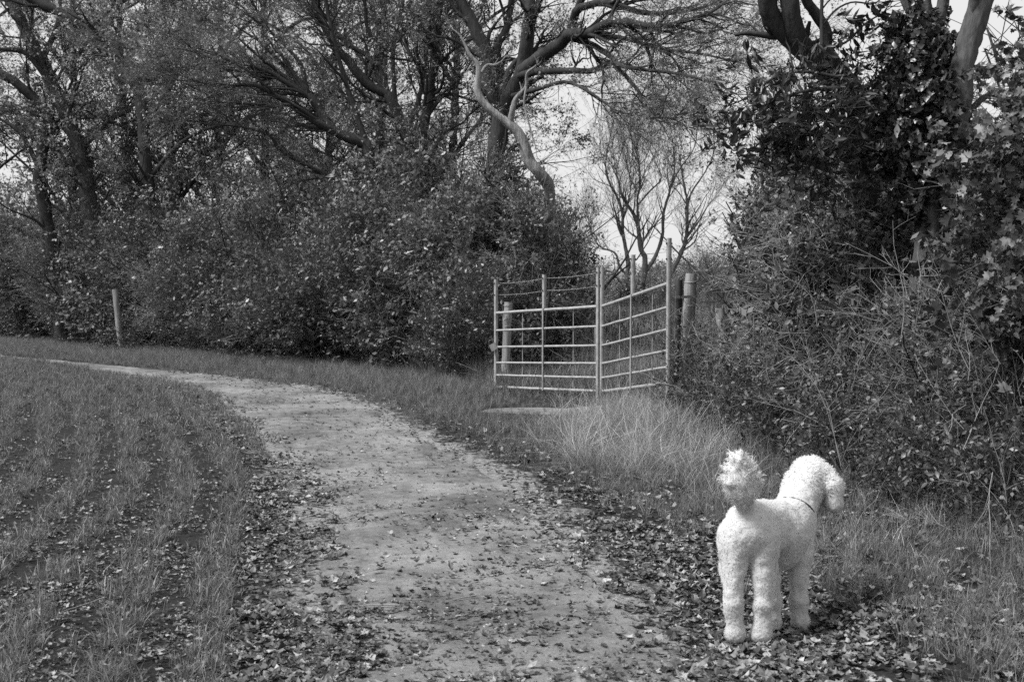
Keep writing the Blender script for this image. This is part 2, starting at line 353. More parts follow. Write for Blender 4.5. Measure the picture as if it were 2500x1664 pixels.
def gz(x, y):
    x = np.asarray(x, float); y = np.asarray(y, float)
    z = .10 * sstep(y, 9.5, 17) + .034 * np.clip(y - 17, 0, 50) * sstep(x + .55 * (y - 17), -3, 3)
    z = z + .42 * sstep(x - .02 * (y - 6), 1.9, 3.6) * sstep(y, 2, 7) * (1 - sstep(y, 15, 20)) + .22 * sstep(x, .7, 1.9) * sstep(y, 9.5, 12) * (1 - sstep(y, 14, 17))
    z = z - .025 * np.exp(-((x - 1.05) ** 2 + (y - 4.85) ** 2) / .25) - .035 * np.exp(-((x - 1.25) ** 2 + (y - 5.05) ** 2) / .06)
    return z + .03 * (n2(x, y, 1.3, 3) - .5) + .012 * (n2(x, y, .35, 4) - .5)
def ground_mat():
    m, t, o = _nodes("earth"); a = nd(t, "ShaderNodeAttribute", attribute_name="tone")
    v = objco(t); n1 = noise(t, 22, 8, .7, v); n2_ = noise(t, 2.2, 5, .6, v)
    soil = ramp(t, madd(t, mul(t, n1, .7), mul(t, n2_, .3)), [(.32, .010), (.55, .03), (.75, .08)])
    dirt = ramp(t, n1, [(.3, .09), (.6, .26)]); fx = madd(t, a.outputs['Fac'], mul(t, madd(t, noise(t, 5, 6, .7, v), -.5), 1.6)); fr = ramp(t, fx, [(.35, 0), (.6, 1)])
    mxc = nd(t, 'ShaderNodeMix', data_type='RGBA'); t.links.new(fr, mxc.inputs[0]); t.links.new(soil, mxc.inputs[6]); t.links.new(dirt, mxc.inputs[7]); soil = mxc.outputs[2]
    p = nd(t, "ShaderNodeBsdfPrincipled"); p.inputs["Roughness"].default_value = .95; p.inputs["Specular IOR Level"].default_value = .1
    b = nd(t, "ShaderNodeBump"); b.inputs["Strength"].default_value = .8; b.inputs["Distance"].default_value = .04
    t.links.new(n1, b.inputs["Height"]); t.links.new(b.outputs[0], p.inputs["Normal"]); t.links.new(soil, p.inputs["Base Color"]); t.links.new(p.outputs[0], o.inputs[0]); return m
def path_mat():
    m, t, o = _nodes("packed_dirt"); v = objco(t)
    n1 = noise(t, 60, 8, .75, v); n3 = noise(t, 1.1, 5, .6, v); n4 = noise(t, 9, 6, .65, v)
    f = madd(t, madd(t, mul(t, n1, .26), mul(t, n3, .46)), mul(t, n4, .28))
    col = ramp(t, f, [(.36, .05), (.45, .11), (.53, .185), (.64, .28)])
    p = nd(t, "ShaderNodeBsdfPrincipled"); p.inputs["Roughness"].default_value = .9; p.inputs["Specular IOR Level"].default_value = .15
    b = nd(t, "ShaderNodeBump"); b.inputs["Strength"].default_value = .7; b.inputs["Distance"].default_value = .02
    t.links.new(madd(t, n1, n4), b.inputs["Height"]); t.links.new(b.outputs[0], p.inputs["Normal"]); t.links.new(col, p.inputs["Base Color"]); t.links.new(p.outputs[0], o.inputs[0]); return m
def grid_mesh(xs, ys, mat, zoff=0.):
    X, Y = np.meshgrid(xs, ys); Z = gz(X.ravel(), Y.ravel()).reshape(X.shape) + zoff; nx, ny = len(xs), len(ys)
    i = (np.arange(ny - 1)[:, None] * nx + np.arange(nx - 1)[None]).ravel()
    mb = MB(); sd0, hw0 = path_sd(X.ravel(), Y.ravel()); mb.add(np.stack([X, Y, Z], -1).reshape(-1, 3), np.stack([i, i + 1, i + nx + 1, i + nx], -1), 0, np.exp(-np.clip(np.abs(sd0) - hw0, 0, 9) / .35) * sstep(hw0, .2, .6)); return mb.mesh("ground", [mat])
xs = np.r_[np.linspace(-400, -30, 24), np.linspace(-29, -6, 60), np.linspace(-5.9, 4.5, 190), np.linspace(4.8, 30, 60), np.linspace(33, 400, 24)]
ys = np.r_[np.linspace(-60, -2, 16), np.linspace(-1.5, 3, 24), np.linspace(3.06, 20, 280), np.linspace(20.3, 60, 120), np.linspace(64, 700, 40)]
tag(obj("ground", grid_mesh(xs, ys, ground_mat())), kind="structure")
# the track: a strip with ragged edges that follows the land, 8 mm proud of it
SC = catmull(PATH, 900); T = nrm(np.gradient(SC[:, :2], axis=0)); NL = np.stack([-T[:, 1], T[:, 0]], -1); k = 15
e1 = .28 * (n2(np.arange(900) * .4667 * .11, np.zeros(900), 1, 8) - .5) + .22 * (n2(np.arange(900) * .4667 * .45, np.zeros(900), 1, 9) - .5)
e2 = .28 * (n2(np.arange(900) * .4667 * .11, np.zeros(900), 1, 18) - .5) + .22 * (n2(np.arange(900) * .4667 * .45, np.zeros(900), 1, 19) - .5)
k = 41; f = np.linspace(-1, 1, k)[None, :, None]; wl = (SC[:, 2] + e1 * np.clip(SC[:, 2], 0, 1))[:, None, None]; wr = (SC[:, 2] + e2 * np.clip(SC[:, 2], 0, 1))[:, None, None]
PP = SC[:, None, :2] + NL[:, None] * np.where(f > 0, f * wl, f * wr)
ff = np.broadcast_to(f[..., 0], PP.shape[:2]).ravel(); xx_, yy_ = PP[..., 0].ravel(), PP[..., 1].ravel()
zz = gz(xx_, yy_) + .008 + .022 * (n2(xx_, yy_, .22, 61) + .6 * n2(xx_, yy_, .09, 62) - .55).clip(0, 1) - .02 * (np.abs(np.broadcast_to(f[..., 0], PP.shape[:2]).ravel()) > .99)
i = (np.arange(899)[:, None] * k + np.arange(k - 1)[None]).ravel()
mb = MB(); mb.add(np.c_[PP.reshape(-1, 2), zz], np.stack([i, i + 1, i + k + 1, i + k], -1)); PM = path_mat()
tag(obj("path", mb.mesh("path", [PM])), kind="structure")
# bare worn patch in front of the gate
a = np.linspace(0, 2 * np.pi, 40, endpoint=False); rr = 1 + .35 * (n2(np.cos(a) * 2, np.sin(a) * 2, 1, 5) - .5)
px, py = np.r_[.35, .35 + .75 * rr * np.cos(a)], np.r_[13.6, 13.6 + .35 * rr * np.sin(a)]
mb = MB(); mb.add(np.c_[px, py, gz(px, py) + .008], [[0, 1 + q, 1 + (q + 1) % 40] for q in range(40)]); tag(obj("path", mb.mesh("worn", [PM])), kind="structure")
# ------------------------------------------------------------------ the dog: one implicit body, polygonised
def surface_nets(F, org, h):
    S = F < 0; nx, ny, nz = F.shape; corner = [(i, j, k) for i in (0, 1) for j in (0, 1) for k in (0, 1)]
    sl = lambda A, c: A[c[0]:nx - 1 + c[0], c[1]:ny - 1 + c[1], c[2]:nz - 1 + c[2]]
    cnt = sum(sl(S, c).astype(np.int8) for c in corner); act = (cnt > 0) & (cnt < 8); ids = np.full(act.shape, -1, np.int64); I = np.argwhere(act); ids[act] = np.arange(len(I))
    acc = np.zeros((len(I), 3)); num = np.zeros(len(I))
    for a in range(8):
        for b in range(a + 1, 8):
            ca, cb = np.array(corner[a]), np.array(corner[b])
            if np.abs(ca - cb).sum() != 1: continue
            fa = F[tuple((I + ca).T)]; fb = F[tuple((I + cb).T)]; m = (fa < 0) != (fb < 0)
            t = np.where(m, fa / np.where(m, fa - fb, 1), 0)[:, None]; acc += np.where(m[:, None], ca + t * (cb - ca), 0); num += m
    V = org + h * (I + acc / num[:, None]); faces = []
    for ax in range(3):
        e = np.zeros(3, int); e[ax] = 1; o1 = np.zeros(3, int); o1[(ax + 1) % 3] = 1; o2 = np.zeros(3, int); o2[(ax + 2) % 3] = 1
        A = S[:nx - 1, :ny - 1, :nz - 1]; B = S[e[0]:nx - 1 + e[0], e[1]:ny - 1 + e[1], e[2]:nz - 1 + e[2]]
        E = np.argwhere(A != B); E = E[(E[:, (ax + 1) % 3] > 0) & (E[:, (ax + 2) % 3] > 0)]
        q = np.stack([ids[tuple(E.T)], ids[tuple((E - o1).T)], ids[tuple((E - o1 - o2).T)], ids[tuple((E - o2).T)]], -1)
        fl = S[tuple(E.T)]; q[~fl] = q[~fl][:, ::-1]; faces.append(q)
    return V, np.concatenate(faces)
def vert_normals(V, Fq):
    n = np.cross(V[Fq[:, 2]] - V[Fq[:, 0]], V[Fq[:, 3]] - V[Fq[:, 1]]); N = np.zeros_like(V)
    for k in range(4): np.add.at(N, Fq[:, k], n)
    return nrm(N)
def capsule(G, p, q, r0, r1, sq=None):
    p, q = np.asarray(p), np.asarray(q); d = q - p; t = np.clip(((G - p) @ d) / max(d @ d, 1e-9), 0, 1)
    return np.linalg.norm(G - p - t[..., None] * d, axis=-1) - (r0 + (r1 - r0) * t)
def ellip(G, c, r, ax=None):
    q = G - np.asarray(c)
    if ax is not None: q = q @ np.asarray(ax).T
    k = np.linalg.norm(q / np.asarray(r), axis=-1); return (k - 1) * min(r)
def smin(a, b, k):
    h = np.clip(.5 + .5 * (b - a) / k, 0, 1); return b + (a - b) * h - k * h * (1 - h)
def chain(G, pts, k=.02):
    D = None
    for (a, ra), (b, rb) in zip(pts[:-1], pts[1:]):
        c = capsule(G, a, b, ra, rb); D = c if D is None else smin(D, c, k)
    return D
lo_, hi_ = np.array([.82, 4.42, -.06]), np.array([1.68, 5.62, .90]); h = .0065
ax_ = [np.arange(lo_[i], hi_[i], h) for i in range(3)]; G = np.stack(np.meshgrid(*ax_, indexing='ij'), -1).astype(np.float32)
gl = lambda u, v, d: W(u, v, d)
# trunk: rump, loin, ribcage, shoulders
rump = gl(1826, 1300, 4.76); loin = gl(1866, 1296, 4.90); rib = gl(1912, 1300, 5.02); sho = gl(1938, 1290, 5.10)
D = chain(G, [(rump, .104), (loin, .092), (rib, .10), (sho, .092)], .05)
D = smin(D, ellip(G, gl(1828, 1262, 4.80), (.085, .10, .05)), .04)
D = smin(D, capsule(G, gl(1906, 1345, 5.02), gl(1935, 1340, 5.10), .085, .08), .05)      # deep chest
D = smin(D, capsule(G, gl(1838, 1268, 4.82), gl(1893, 1262, 5.0), .078, .078), .05)           # level back
# hind legs: thigh, stifle, hock, foot
for u, s in ((1791, -1), (1862, 1)):
    hip = gl(u + 2 - 4 * s, 1310, 4.76); stifle = gl(u - 4 if s < 0 else u + 6, 1388, 4.83); hock = gl(u if s < 0 else u + 0, 1475, 4.705); pas = gl(u + 5 if s < 0 else u - 5, 1546, 4.71); toe = gl(u + 8 if s < 0 else u - 6, 1563, 4.77)
    L = chain(G, [(hip, .08), (stifle, .05), (hock, .038), (pas, .037), (toe, .037)], .03)
    L = smin(L, capsule(G, gl(u + (4 if s < 0 else -2), 1340, 4.74), gl(u, 1440, 4.71), .064, .039), .03)
    D = smin(D, L, .022)
# fore legs
for (u0, u1, u2, d0, s) in ((1880, 1884, 1884, 4.99, -1), (1951, 1950, 1954, 5.03, 1)):
    el = gl(u0, 1345, d0 + .03); kn = gl(u1, 1462, d0); pas = gl(u2, 1518, d0 - .0); toe = gl(u2 + (3 if s < 0 else 12), 1535, d0 + .06 if s < 0 else d0 + .045)
    D = smin(D, chain(G, [(gl(u0 + (16 if s < 0 else -2), 1300, d0 + .06), .07), (el, .054), (kn, .038), (pas, .037), (toe, .036)], .03), .022)
# neck and head, seen from behind, turned right and lowered
nb = gl(1938, 1250, 5.12); nt_ = gl(1958, 1194, 5.22); sk = gl(1980, 1162, 5.28)
D = smin(D, chain(G, [(nb, .098), (nt_, .088), (sk, .084)], .03), .04)
fw = nrm(np.array([.66, .55, -.52])); sd_ = nrm(np.cross(fw, [0, 0, 1])); upv = np.cross(sd_, fw)
D = smin(D, ellip(G, sk + (0, 0, .012), (.094, .09, .082), (sd_, fw, upv)), .02)           # skull with topknot
muz = sk + fw * .095 - upv * .05
D = smin(D, chain(G, [(sk + fw * .04 - upv * .035, .058), (muz, .044), (muz + fw * .075, .036)], .02), .02)
for s in (-1, 1):                                                                          # hanging ears
    r0 = sk + sd_ * s * .068 + upv * .022 + fw * .01
    r1 = r0 + sd_ * s * .040 + np.array([0, 0, -.05]); r2 = r1 + sd_ * s * .008 + np.array([0, 0, -.08])
    D = smin(D, chain(G, [(r0, .046), (r1, .047), (r2, .042)], .025), .022)
# tail
tr, tm, tt = gl(1822, 1240, 4.72), gl(1808, 1195, 4.68), gl(1803, 1128, 4.66)
D = smin(D, chain(G, [(tr, .034), (gl(1814, 1222, 4.70), .036), (gl(1812, 1194, 4.68), .058), (gl(1808, 1168, 4.665), .052), (gl(1804, 1140, 4.66), .03), (gl(1802, 1126, 4.66), .018)], .02), .014)
tax = WL([(1814, 1216, 4.69), (1812, 1190, 4.68), (1808, 1166, 4.665), (1804, 1140, 4.66), (1802, 1124, 4.66)])
ts_ = (slice(0, int((W(1880, 1200, 4.7)[0] - lo_[0]) / h)), slice(0, int(.45 / h)), slice(int((W(1810, 1260, 4.7)[2] - lo_[2]) / h), None))
for q_ in range(60):                                                                       # locks of the plume
    t_ = rng.uniform(0, 1); c0 = catmull(tax, 12)[int(t_ * 11)]; a_ = rng.uniform(0, 6.283); ln = (.105 - .045 * t_) * rng.uniform(.75, 1.15)
    tip = c0 + np.array([math.cos(a_) * ln * (1 - .45 * t_), math.sin(a_) * ln * .8 * (1 - .4 * t_), ln * rng.uniform(.45, .9)])
    D[ts_] = smin(D[ts_], capsule(G[ts_], c0, tip, .026, .008), .008)
V, Fq = surface_nets(D, lo_, h)
for _ in range(2):                                                                         # light smoothing
    A = np.zeros_like(V); c_ = np.zeros(len(V))
    for k_ in range(4): np.add.at(A, Fq[:, k_], V[Fq[:, (k_ + 1) % 4]]); np.add.at(c_, Fq[:, k_], 1)
    V = .5 * V + .5 * A / c_[:, None]
N0 = vert_normals(V, Fq)
V = V + N0 * (0.0036 * (.55 - cell(V / .0125, 4)) + .008 * (vnoise(V / .03, 8) - .5) + .008 * (vnoise(V / .07, 9) - .5))[:, None]
DOG_AT = np.array([1.08, 4.82, float(gz(1.08, 4.82))])
def wool_mat(name, g, bump, trans):
    m, t, o = _nodes(name); v = objco(t)
    vo = nd(t, "ShaderNodeTexVoronoi", feature='SMOOTH_F1'); vo.inputs["Scale"].default_value = 85; t.links.new(v, vo.inputs["Vector"])
    n = noise(t, 30, 5, .6, v); big = noise(t, 6, 3, .5, v)
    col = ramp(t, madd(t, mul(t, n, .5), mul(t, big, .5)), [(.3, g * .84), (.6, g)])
    p = nd(t, "ShaderNodeBsdfPrincipled"); p.inputs["Roughness"].default_value = .95; p.inputs["Specular IOR Level"].default_value = .05; p.inputs["Sheen Weight"].default_value = .25
    b = nd(t, "ShaderNodeBump"); b.inputs["Strength"].default_value = bump; b.inputs["Distance"].default_value = .012; b.invert = True
    t.links.new(madd(t, vo.outputs["Distance"], mul(t, n, .5)), b.inputs["Height"]); t.links.new(b.outputs[0], p.inputs["Normal"])
    t.links.new(col, p.inputs["Base Color"])
    tr_ = nd(t, "ShaderNodeBsdfTranslucent"); t.links.new(col, tr_.inputs[0]); mx = nd(t, "ShaderNodeMixShader"); mx.inputs[0].default_value = trans
    t.links.new(p.outputs[0], mx.inputs[1]); t.links.new(tr_.outputs[0], mx.inputs[2]); t.links.new(mx.outputs[0], o.inputs[0]); return m
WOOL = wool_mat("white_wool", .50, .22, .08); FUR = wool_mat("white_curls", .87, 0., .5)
dog = tag(empty("dog", DOG_AT), "white curly-coated dog standing on leaf litter, seen from behind, head turned aside", "dog")
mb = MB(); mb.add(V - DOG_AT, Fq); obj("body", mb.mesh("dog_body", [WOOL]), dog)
# curls: short bent ribbons rooted all over the coat, longer on tail, ears and topknot
ar = np.linalg.norm(np.cross(V[Fq[:, 2]] - V[Fq[:, 0]], V[Fq[:, 3]] - V[Fq[:, 1]]), axis=1) / 2
PLUME = wool_mat("white_plume", .96, 0., .5)
def curls(name, Fsel, count, lmin, lmax, wid, away=None, curl=.9, mat=None):
    pr = ar[Fsel] / ar[Fsel].sum(); fi = Fsel[rng.choice(len(Fsel), count, p=pr)]; w = rng.dirichlet((1, 1, 1, 1), count)
    P = sum(V[Fq[fi, k]] * w[:, k:k + 1] for k in range(4)); n = nrm(sum(N0[Fq[fi, k]] * w[:, k:k + 1] for k in range(4)))
    tx = nrm(np.cross(n, rng.normal(0, 1, (count, 3)))); ty = np.cross(n, tx); Ln = rng.uniform(lmin, lmax, count)[:, None]
    down = np.array([0, 0, -.25]) if away is None else away
    pts = [P - n * .002]; d = nrm(n + .5 * tx + down); 
    for s in range(3):
        pts.append(pts[-1] + d * Ln / 3); d = nrm(d + curl * (tx * math.cos(s * 1.9) + ty * math.sin(s * 1.9)))
    Q = np.stack(pts, 1); sdv = nrm(np.cross(nrm(Q[:, -1] - Q[:, 0]), n + rng.normal(0, .4, (count, 3))))[:, None]
    ww = (wid * np.array([1, 1, .8, .25]) / 2)[None, :, None]
    VV = np.stack([Q - sdv * ww, Q + sdv * ww], 2).reshape(-1, 3); b0 = np.arange(count)[:, None] * 8; j = np.arange(3)[None] * 2
    m_ = MB(); m_.add(VV - DOG_AT, np.stack([b0 + j, b0 + j + 1, b0 + j + 3, b0 + j + 2], -1).reshape(-1, 4)); me = m_.mesh(name, [mat or FUR])
    me.normals_split_custom_set_from_vertices(nrm(np.repeat(n, 8, 0) + rng.normal(0, .12, (count * 8, 3))).tolist()); o = obj(name, me, dog); o["kind"] = "stuff"; return o
fc = V[Fq].mean(1); tail_sel = np.where((fc[:, 2] > W(1810, 1228, 4.7)[2]) & (fc[:, 0] < W(1850, 1200, 4.7)[0]) & (fc[:, 1] < 4.80))[0]
head_sel = np.where(np.linalg.norm(fc - sk, axis=1) < .17)[0]; rest = np.setdiff1d(np.arange(len(Fq)), tail_sel)
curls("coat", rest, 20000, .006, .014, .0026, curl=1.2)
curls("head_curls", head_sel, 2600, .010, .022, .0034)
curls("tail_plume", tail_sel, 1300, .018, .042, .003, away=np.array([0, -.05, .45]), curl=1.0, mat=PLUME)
BLK = plain_mat("black_leather", .02, .5); EYE = plain_mat("dark_eye", .01, .1)
def blob(c, r, axes=None, n=10):
    th = np.linspace(0, np.pi, n)[:, None]; ph = np.linspace(0, 2 * np.pi, 2 * n, endpoint=False)[None]
    v = np.stack([np.sin(th) * np.cos(ph), np.sin(th) * np.sin(ph), np.cos(th) + 0 * ph], -1).reshape(-1, 3) * np.asarray(r)
    if axes is not None: v = v @ np.asarray(axes)
    m2 = 2 * n; F_ = [[a * m2 + b, (a + 1) * m2 + b, (a + 1) * m2 + (b + 1) % m2, a * m2 + (b + 1) % m2] for a in range(n - 1) for b in range(m2)]
    m_ = MB(); m_.add(v + np.asarray(c), F_); return m_
obj("nose", blob(muz + fw * .112 + upv * .008 - DOG_AT, (.017, .013, .013), (sd_, fw, upv)).mesh("nose", [BLK]), dog)
for s in (-1, 1): obj("eye", blob(sk + fw * .074 + sd_ * s * .034 + upv * .004 - DOG_AT, (.012, .012, .012)).mesh("eye", [EYE]), dog)
# collar half buried in the wool
ca = nrm(nt_ - nb); cx = nrm(np.cross(ca, [0, 1, 0])); cyv = np.cross(ca, cx); th = np.linspace(0, 2 * np.pi, 49); cc = nb + (nt_ - nb) * .02
ring = cc + .097 * (np.cos(th)[:, None] * cx + np.sin(th)[:, None] * cyv) - DOG_AT
mb = MB(); tubes(mb, ring, np.full(49, .0045), 6); obj("collar", mb.mesh("collar", [BLK]), dog)
# ------------------------------------------------------------------ the two metal gates
GALV = plain_mat("galvanised_steel", .29, .6, .2, .38, 16, .15); GALVD = plain_mat("dull_steel", .26, .6, .2, .25, 30, .1)
IRON = plain_mat("dark_iron", .045, .5, .3, .3); WIRE = plain_mat("wire_steel", .30, .5, .4, .2)
POSTW = bark_mat("weathered_post", .13, .36, 6, .7, .1); BRASS = plain_mat("lock_body", .32, .4, .3)
PL, PCN, PR = W(1211, 764, 16.3), W(1464, 747.6, 14.2), W(1633, 692, 12.13)     # top-rail ends
HGT = np.array([1.10, .842, .595, .362, .177, .0]) - 1.10
def gate(A, B, label, wires, gapA=.0, gapB=.0, skipA=0.):
    dirv = B - A; g0 = np.array([A[0], A[1], float(gz(A[0], A[1]))]); root = tag(empty("metal_gate", g0), label, "gate", "steel field gates")
    h = nrm(np.array([dirv[0], dirv[1], 0])); s = np.cross(h, [0, 0, 1]); A = A - g0; B = B - g0
    A2, B2 = A + dirv * gapA, B - dirv * gapB
    for i, z in enumerate(HGT):
        m = MB(); r = .021 if i in (0, 5) else .0165; a = A2 + dirv * (skipA if i == 5 else 0)
        P = np.linspace(a + (0, 0, z), B2 + (0, 0, z), 9); P[1:-1, 2] += rng.normal(0, .0015, 7); tubes(m, P, np.full(9, r) * rng.uniform(.97, 1.03), 10, cap=True)
        obj("rail", m.mesh("rail", [GALV]), root)
    for e, ext in ((A2, .50), (B2, .50)):
        m = MB(); zc = (ext - 1.28) / 2; box(m, e + (0, 0, zc), (.045, .045, ext + 1.28), (h, s, (0, 0, 1))); st = obj("stile", m.mesh("stile", [GALV]), root)
        for bz in (ext - .06, ext - .23):
            mm = MB(); c = e + (0, 0, bz); tubes(mm, np.array([c - s * .036, c + s * .036]), np.array([.011, .011]), 8, cap=True); obj("bolt", mm.mesh("bolt", [IRON]), st)
    mid = A + dirv * .5
    m = MB(); tubes(m, np.array([mid + s * .024 + (0, 0, .02), mid + s * .026 + (0, 0, -1.12)]), np.array([.012, .012]), 8, cap=True); obj("brace", m.mesh("brace", [GALV]), root)
    m = MB(); box(m, mid + (0, 0, .255), (.045, .045, .47), (h, s, (0, 0, 1))); st = obj("wire_post", m.mesh("wire_post", [GALV]), root)
    for bz in (.44, .27):
        mm = MB(); c = mid + (0, 0, bz); tubes(mm, np.array([c - s * .036, c + s * .036]), np.array([.011, .011]), 8, cap=True); obj("bolt", mm.mesh("bolt", [IRON]), st)
    for q in (.27, .76):
        m = MB(); c = A + dirv * q - s * .022; tubes(m, np.array([c + (0, 0, -.0), c + (0, 0, -1.10)]), np.array([.0065, .0065]), 8, cap=True); obj("upright", m.mesh("upright", [GALVD]), root)
    for bz in wires:                                          # two twisted barbed strands
        n = 120; t = np.linspace(0, 1, n)[:, None]; base = A + dirv * t + (0, 0, bz) - s * .03; base[:, 2] -= .018 * np.abs(np.sin(2 * np.pi * t[:, 0])) ; m = MB()
        ph = t * 170
        for o_ in (0, np.pi): tubes(m, base + .003 * (np.cos(ph + o_) * s + np.sin(ph + o_) * np.array([0, 0, 1.])), np.full(n, .0022), 4)
        for b in range(4, n, 5):
            for q in range(2):
                d = nrm(rng.normal(0, 1, 3)) * .018; tubes(m, np.array([base[b] - d, base[b] + d]), np.array([.0015, .0015]), 3)
        obj("barbed_wire", m.mesh("barbed_wire", [WIRE]), root)
    return root
gate(PL, PCN, "silver steel field gate strung with barbed wire, standing nearer the oak", (.44, .27), gapB=.012, skipA=.0)
gate(PCN + (.03, -.03, 0), PR, "silver steel field gate without wire, hung beside the dark iron post", (), gapA=.0)
def padlock(c, s, label, tilt):
    root = tag(empty("padlock", c), label, "padlock", "gate padlocks"); ax = np.array([[math.cos(tilt), 0, math.sin(tilt)], [0, 1, 0], [-math.sin(tilt), 0, math.cos(tilt)]])
    m = MB(); box(m, (0, 0, 0), (s, s * .7, s), ax, bev=.3); obj("lock_body", m.mesh("lock_body", [BRASS if s > .06 else IRON]), root)
    a = np.linspace(0, np.pi, 12); P = np.stack([.36 * s * np.cos(a), 0 * a, s * .5 + .6 * s * np.sin(a)], -1) @ ax
    m = MB(); tubes(m, P, np.full(12, s * .11), 6); obj("shackle", m.mesh("shackle", [IRON if s > .06 else GALV]), root)
padlock(PL + (-.04, -.06, -.50), .10, "pale square padlock chained to the barbed-wire gate's stile", .5)
padlock(PCN + (.11, -.06, -.50), .055, "small black padlock with bright shackle at the gate corner", .1)
def wpost(name, top, bot, r, mat, label, cat, grp=None, band=None):
    g = np.array([bot[0], bot[1], float(gz(bot[0], bot[1])) - .05]); root = tag(empty(name, g), label, cat, grp)
    P = np.linspace(g, top, 12) - g; P[1:-1] += rng.normal(0, .004, (10, 3)); R = np.full(12, r) * (1 + rng.normal(0, .03, 12)); R[-1] *= .93
    m = MB(); tubes(m, P, R, 14, cap=True); obj("shaft", m.mesh("shaft", [mat]), root); return root, g
p1, _ = wpost("wooden_post", W(1241, 737, 16.9), W(1232, 925, 16.9), .068, POSTW, "grey wooden post with a wire loop behind the barbed-wire gate's stile", "post", "gate posts")
p2, g2 = wpost("wooden_post", W(1688, 668, 12.45), W(1668, 930, 12.45), .067, POSTW, "weathered wooden post strapped to the dark iron post", "post", "gate posts")
wpost("iron_post", W(1657, 683, 12.3), W(1645, 935, 12.3), .05, IRON, "dark round iron hinge post between unwired gate and strapped wooden post", "post", "gate posts")
wpost("wooden_post", W(1757, 752, 13.2), W(1782, 850, 13.2), .06, POSTW, "short leaning wooden post among the brambles past the strapped post", "post", "fence posts")
wpost("wooden_post", W(281, 706, 26.8), W(297, 800, 26.8), .075, POSTW, "short pale wooden post leaning in the woodland hedge", "post", "fence posts")
wpost("wooden_post", W(1458, 800, 17.5), W(1458, 890, 17.5), .05, POSTW, "pale wooden post standing in the field behind the gate corner", "post", "fence posts")
for rt, tp, z in ((p1, W(1241, 737, 16.9), -.04), (p1, W(1241, 737, 16.9), -.36), (p2, W(1688, 668, 12.45), -.09), (p2, W(1688, 668, 12.45), -.36)):
    a = np.linspace(0, 2 * np.pi, 25); o_ = np.array(rt.location); c = tp - o_ + (-.006 if rt is p2 else -.01, 0, z)
    m = MB(); tubes(m, c + np.stack([.072 * np.cos(a), .072 * np.sin(a), .012 * np.sin(a + 1)], -1), np.full(25, .004), 5); obj("wire_loop", m.mesh("wire_loop", [WIRE]), rt)
m = MB(); cA, cB = W(1648, 725, 12.22), W(1698, 724, 12.36); dv = nrm(cB - cA); box(m, (cA + cB) / 2 - g2, (np.linalg.norm(cB - cA), .012, .03), (dv, np.cross([0, 0, 1], dv), (0, 0, 1))); obj("strap", m.mesh("strap", [GALV]), p2)
# ------------------------------------------------------------------ trees and shrubs
def grow(P0, D0, L, R0, n, wander, trop, rend=.3):
    P = [P0]; D = nrm(D0); Ds = [D]
    for _ in range(n - 1):
        D = nrm(D + rng.normal(0, wander, D.shape) + np.asarray(trop) / (n - 1)); P.append(P[-1] + D * (L / (n - 1))[:, None]); Ds.append(D)
    return np.stack(P, 1), np.stack(Ds, 1), R0[:, None] * np.linspace(1, rend, n)[None]
def pick(P, D, R, count, t0, t1, w=None):
    B, n, _ = P.shape; b = rng.choice(B, count, p=w); t = rng.uniform(t0, t1, count) * (n - 1); k = np.minimum(t.astype(int), n - 2); f = (t - k)[:, None]
    return P[b, k] * (1 - f) + P[b, k + 1] * f, nrm(D[b, k] * (1 - f) + D[b, k + 1] * f), R[b, k] * (1 - f[:, 0]) + R[b, k + 1] * f[:, 0], t / (n - 1)
def off(D, a0, a1, bias=(0, 0, 0)):
    a = rng.uniform(a0, a1, len(D))[:, None]; s = nrm(np.cross(D, rng.normal(0, 1, D.shape))); return nrm(D * np.cos(a) + s * np.sin(a) + np.asarray(bias))
def limb_mesh(P, R, mat, k=10, rough=.16, sc=.16, ridge=0):
    m = MB(); tubes(m, P, R, k); V = m.v[0]; ctr = np.repeat(P, k, 0)
    d = (vnoise(V / sc, 3) - .5) * 2 * rough + (vnoise(V * np.array([1, 1, .3]) / (sc * .3), 5) - .5) * rough * .8
    if ridge: d = d + ridge * (np.abs(vnoise(V * np.array([1, 1, .18]) / .028, 7) - .5) * 2 - .4) + .08 * (vnoise(V / .02, 11) - .5)
    m.v[0] = ctr + (V - ctr) * (1 + d)[:, None]; return m.mesh("limb", [mat])
